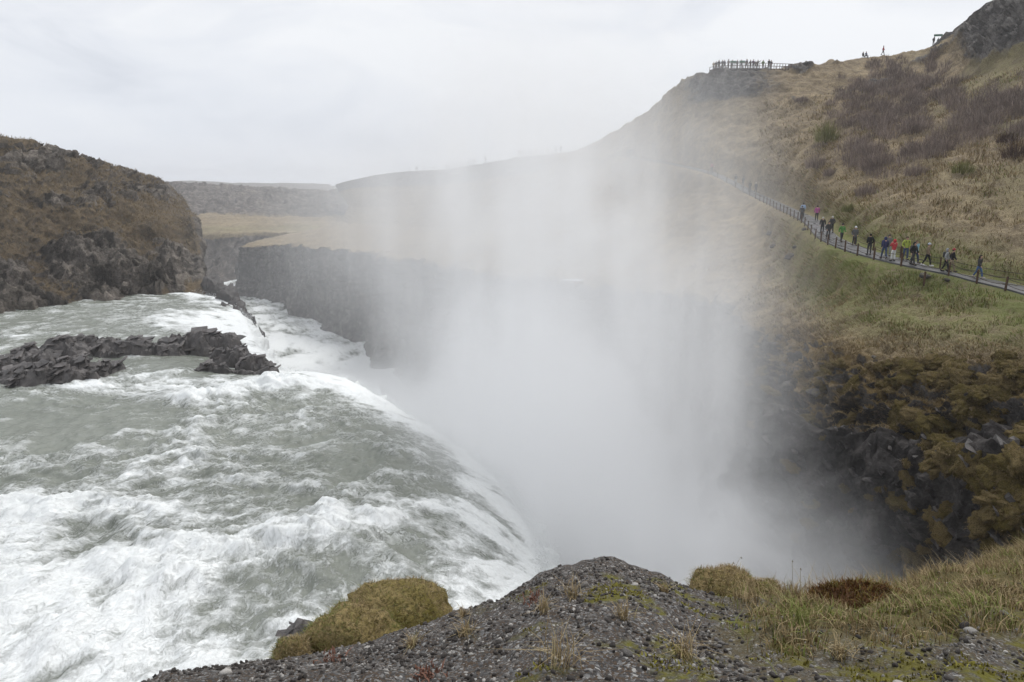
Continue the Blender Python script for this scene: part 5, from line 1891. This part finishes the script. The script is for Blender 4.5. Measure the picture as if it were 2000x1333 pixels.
for px, pose, c, lab, kw in [
        (1394.8, 'stand', KHAKI, 'person in light brown at the left end of the viewing platform', dict(h=1.66)), (1399.5, 'pocket', DGREY, 'second person from the left end of the platform, dark clothes', {}),
        (1405, 'pocket', BLACK, 'tall person in black, third from the left end of the platform', dict(coat=True, h=1.85)), (1412, 'stand', DGREY, 'fourth person from the left on the platform, dark grey', dict(h=1.8)),
        (1416, 'stroll', (.08, .07, .13), 'fifth person from the left on the platform, dull violet', {}), (1423.6, 'stand', (.22, .19, .17), 'person in beige just left of the first green board', dict(h=1.85)),
        (1431.3, 'stand', NAVY, 'person standing behind the left green board', {}), (1441, 'pocket', DGREY, 'person between the two green boards', {}), (1449, 'stand', (.08, .08, .1), 'person standing behind the right green board', {}),
        (1459.5, 'stroll', (.17, .15, .16), 'tall person right of the second green board', dict(h=1.88)), (1466.7, 'pocket', BLACK, 'person in black in the middle of the platform', {}),
        (1472.2, 'stand', (.09, .05, .1), 'person in dark purple in the middle of the platform', dict(h=1.8)), (1477, 'stroll', (.2, .17, .16), 'short person left of the one with raised arm', dict(h=1.55)),
        (1481.2, 'point', (.16, .15, .14), 'person with raised arm on the platform', {}), (1491.5, 'pocket', (.15, .28, .08), 'person in green jacket on the platform', {}),
        (1502.7, 'camera', BLACK, 'person in black raising hands, left of the right hand pair', dict(h=1.85)), (1507.2, 'pocket', DGREY, 'rightmost person on the viewing platform', {})]:
    l_ = on_line(px) + np.array((0, .55, .005))
    person(Vector(l_), random.uniform(-.5, .5), pose, c, BLACK if px % 2 < 1 else DGREY, lab, group=GPP, **kw)


def info_board(loc, w_, h_, z_, label, rz=0.0):
    root = empty('information_board', loc, rz)
    tag(root, label, 'sign', 'green information boards')
    v, f = box((0, 0, 0), (w_, .06, h_))
    o = obj('panel', np_mesh('panel', v, f, False, None, MAT['board']), root)
    o.location = (0, 0, z_)
    o.rotation_euler = (-.35, 0, 0)
    for s_ in (-1, 1):
        v, f = box((0, 0, 0), (.09, .09, z_ + .15))
        o = obj('leg', np_mesh('leg', v, f, False, None, MAT['deck']), root)
        o.location = (s_ * w_ * .38, .06, (z_ + .15) / 2 - .075)


info_board(on_line(1432) + np.array((0, .25, .0)), 1.1, .5, 1.25, 'left one of two green information boards on the platform')
info_board(on_line(1449.5) + np.array((0, .25, .0)), 1.1, .5, 1.25, 'right one of two green information boards on the platform')
q_ = on_ridge(1829)
info_board(q_ - Vector((0, .4, 0)), 1.7, .45, 1.35, 'green board on legs below the rocky top', -.2)
for dx, lab in ((-.4, 'left person reading the green board below the rocky top'), (.6, 'right person reading the green board below the rocky top')):
    g = ground_z(q_.x + dx, q_.y + .4)
    person(g if g else q_, 0.1, 'pocket', DGREY if dx < 0 else (.1, .13, .16), BLACK, lab, group='people on the upper skyline', h=1.75)
# ------------------------------------------------------------------ spray and haze
def mist_mat(name, dens, zref, zscale, streak, billow, inner=0.25, thr=(0.36, 0.66), hmin=0.0, bmin=0.12):
    m, t = new_mat(name)
    t.n.clear()
    tcn = t.add('ShaderNodeTexCoord').outputs['Object']
    P = t.add('ShaderNodeNewGeometry').outputs['Position']
    r_ = t.add('ShaderNodeVectorMath', {0: tcn}, operation='LENGTH').outputs['Value']
    fall = t.smooth(r_, inner, 1.0, 1.0, 0.0)
    mp = t.add('ShaderNodeMapping', {'Vector': P, 'Rotation': (0, 0.1, 0), 'Scale': (streak, streak * 0.7, streak * 0.12)})
    s_ = t.smooth(t.noise(mp.outputs[0], 1.0, 4, 0.62, 0.25), thr[0], thr[1], hmin, 1.0)
    b_ = t.smooth(t.noise(P, billow, 4, 0.6, 0.7), 0.36, 0.64, bmin, 1.0)
    z = t.add('ShaderNodeSeparateXYZ', {0: P}).outputs[2]
    e = t.math('POWER', 2.71828, t.math('DIVIDE', t.math('SUBTRACT', zref, z), zscale))
    e = t.math('MINIMUM', e, 3.5)
    d = t.math('MULTIPLY', t.math('MULTIPLY', fall, e), t.math('MULTIPLY', s_, b_))
    d = t.math('MULTIPLY', d, dens)
    vs = t.add('ShaderNodeVolumePrincipled', {'Color': (0.992, 0.995, 1.0), 'Density': d, 'Anisotropy': 0.25})
    t.add('ShaderNodeOutputMaterial', {'Volume': vs})
    return m


def mist(label, c, hs, mat):
    v, f = ICO2
    o = obj('spray_mist', np_mesh('spray_mist', v * 1.06, f, True, None, mat))
    o.location = c
    o.scale = hs
    return tag(o, label, 'mist', kind='stuff')


mist('tall white column of spray rising from the foot of the near fall', (4.8, 46, -16), (15.6, 23, 40), mist_mat('column_mist', 0.44, -20, 14.5, 0.34, 0.085, 0.3, (0.3, 0.66), 0.2, 0.34))
mist('thin grey veil of spray hanging over the middle of the canyon', (-3, 112, -6), (45, 70, 37), mist_mat('veil_mist', 0.042, -2, -90, 0.16, 0.045, 0.25, (0.3, 0.66), 0.25))
mist('white cloud of spray on the canyon river below the far fall', (-22, 92, -37), (27, 50, 12), mist_mat('floor_mist', 0.3, -35, 6, 0.08, 0.08, 0.2, (0.2, 0.5), 0.4))
mist('dense white spray boiling at the head of the canyon', (11, 34, -27), (16, 13, 18), mist_mat('head_mist', 0.8, -22, 8, 0.16, 0.13, 0.2, (0.3, 0.6), 0.2))

hz_m, t_ = new_mat('haze_air')
t_.n.clear()
t_.add('ShaderNodeOutputMaterial', {'Volume': t_.add('ShaderNodeVolumePrincipled', {'Color': (0.95, 0.97, 1.0), 'Density': 0.00035, 'Anisotropy': 0.2})})
v, f = box((0, 1200, 0), (8200, 3900, 100))
HAZE = obj('haze', np_mesh('haze', v + np.array((0, 0, 5.0)), f, False, None, hz_m))
tag(HAZE, 'thin grey air haze softening the far canyon', 'haze', kind='stuff')
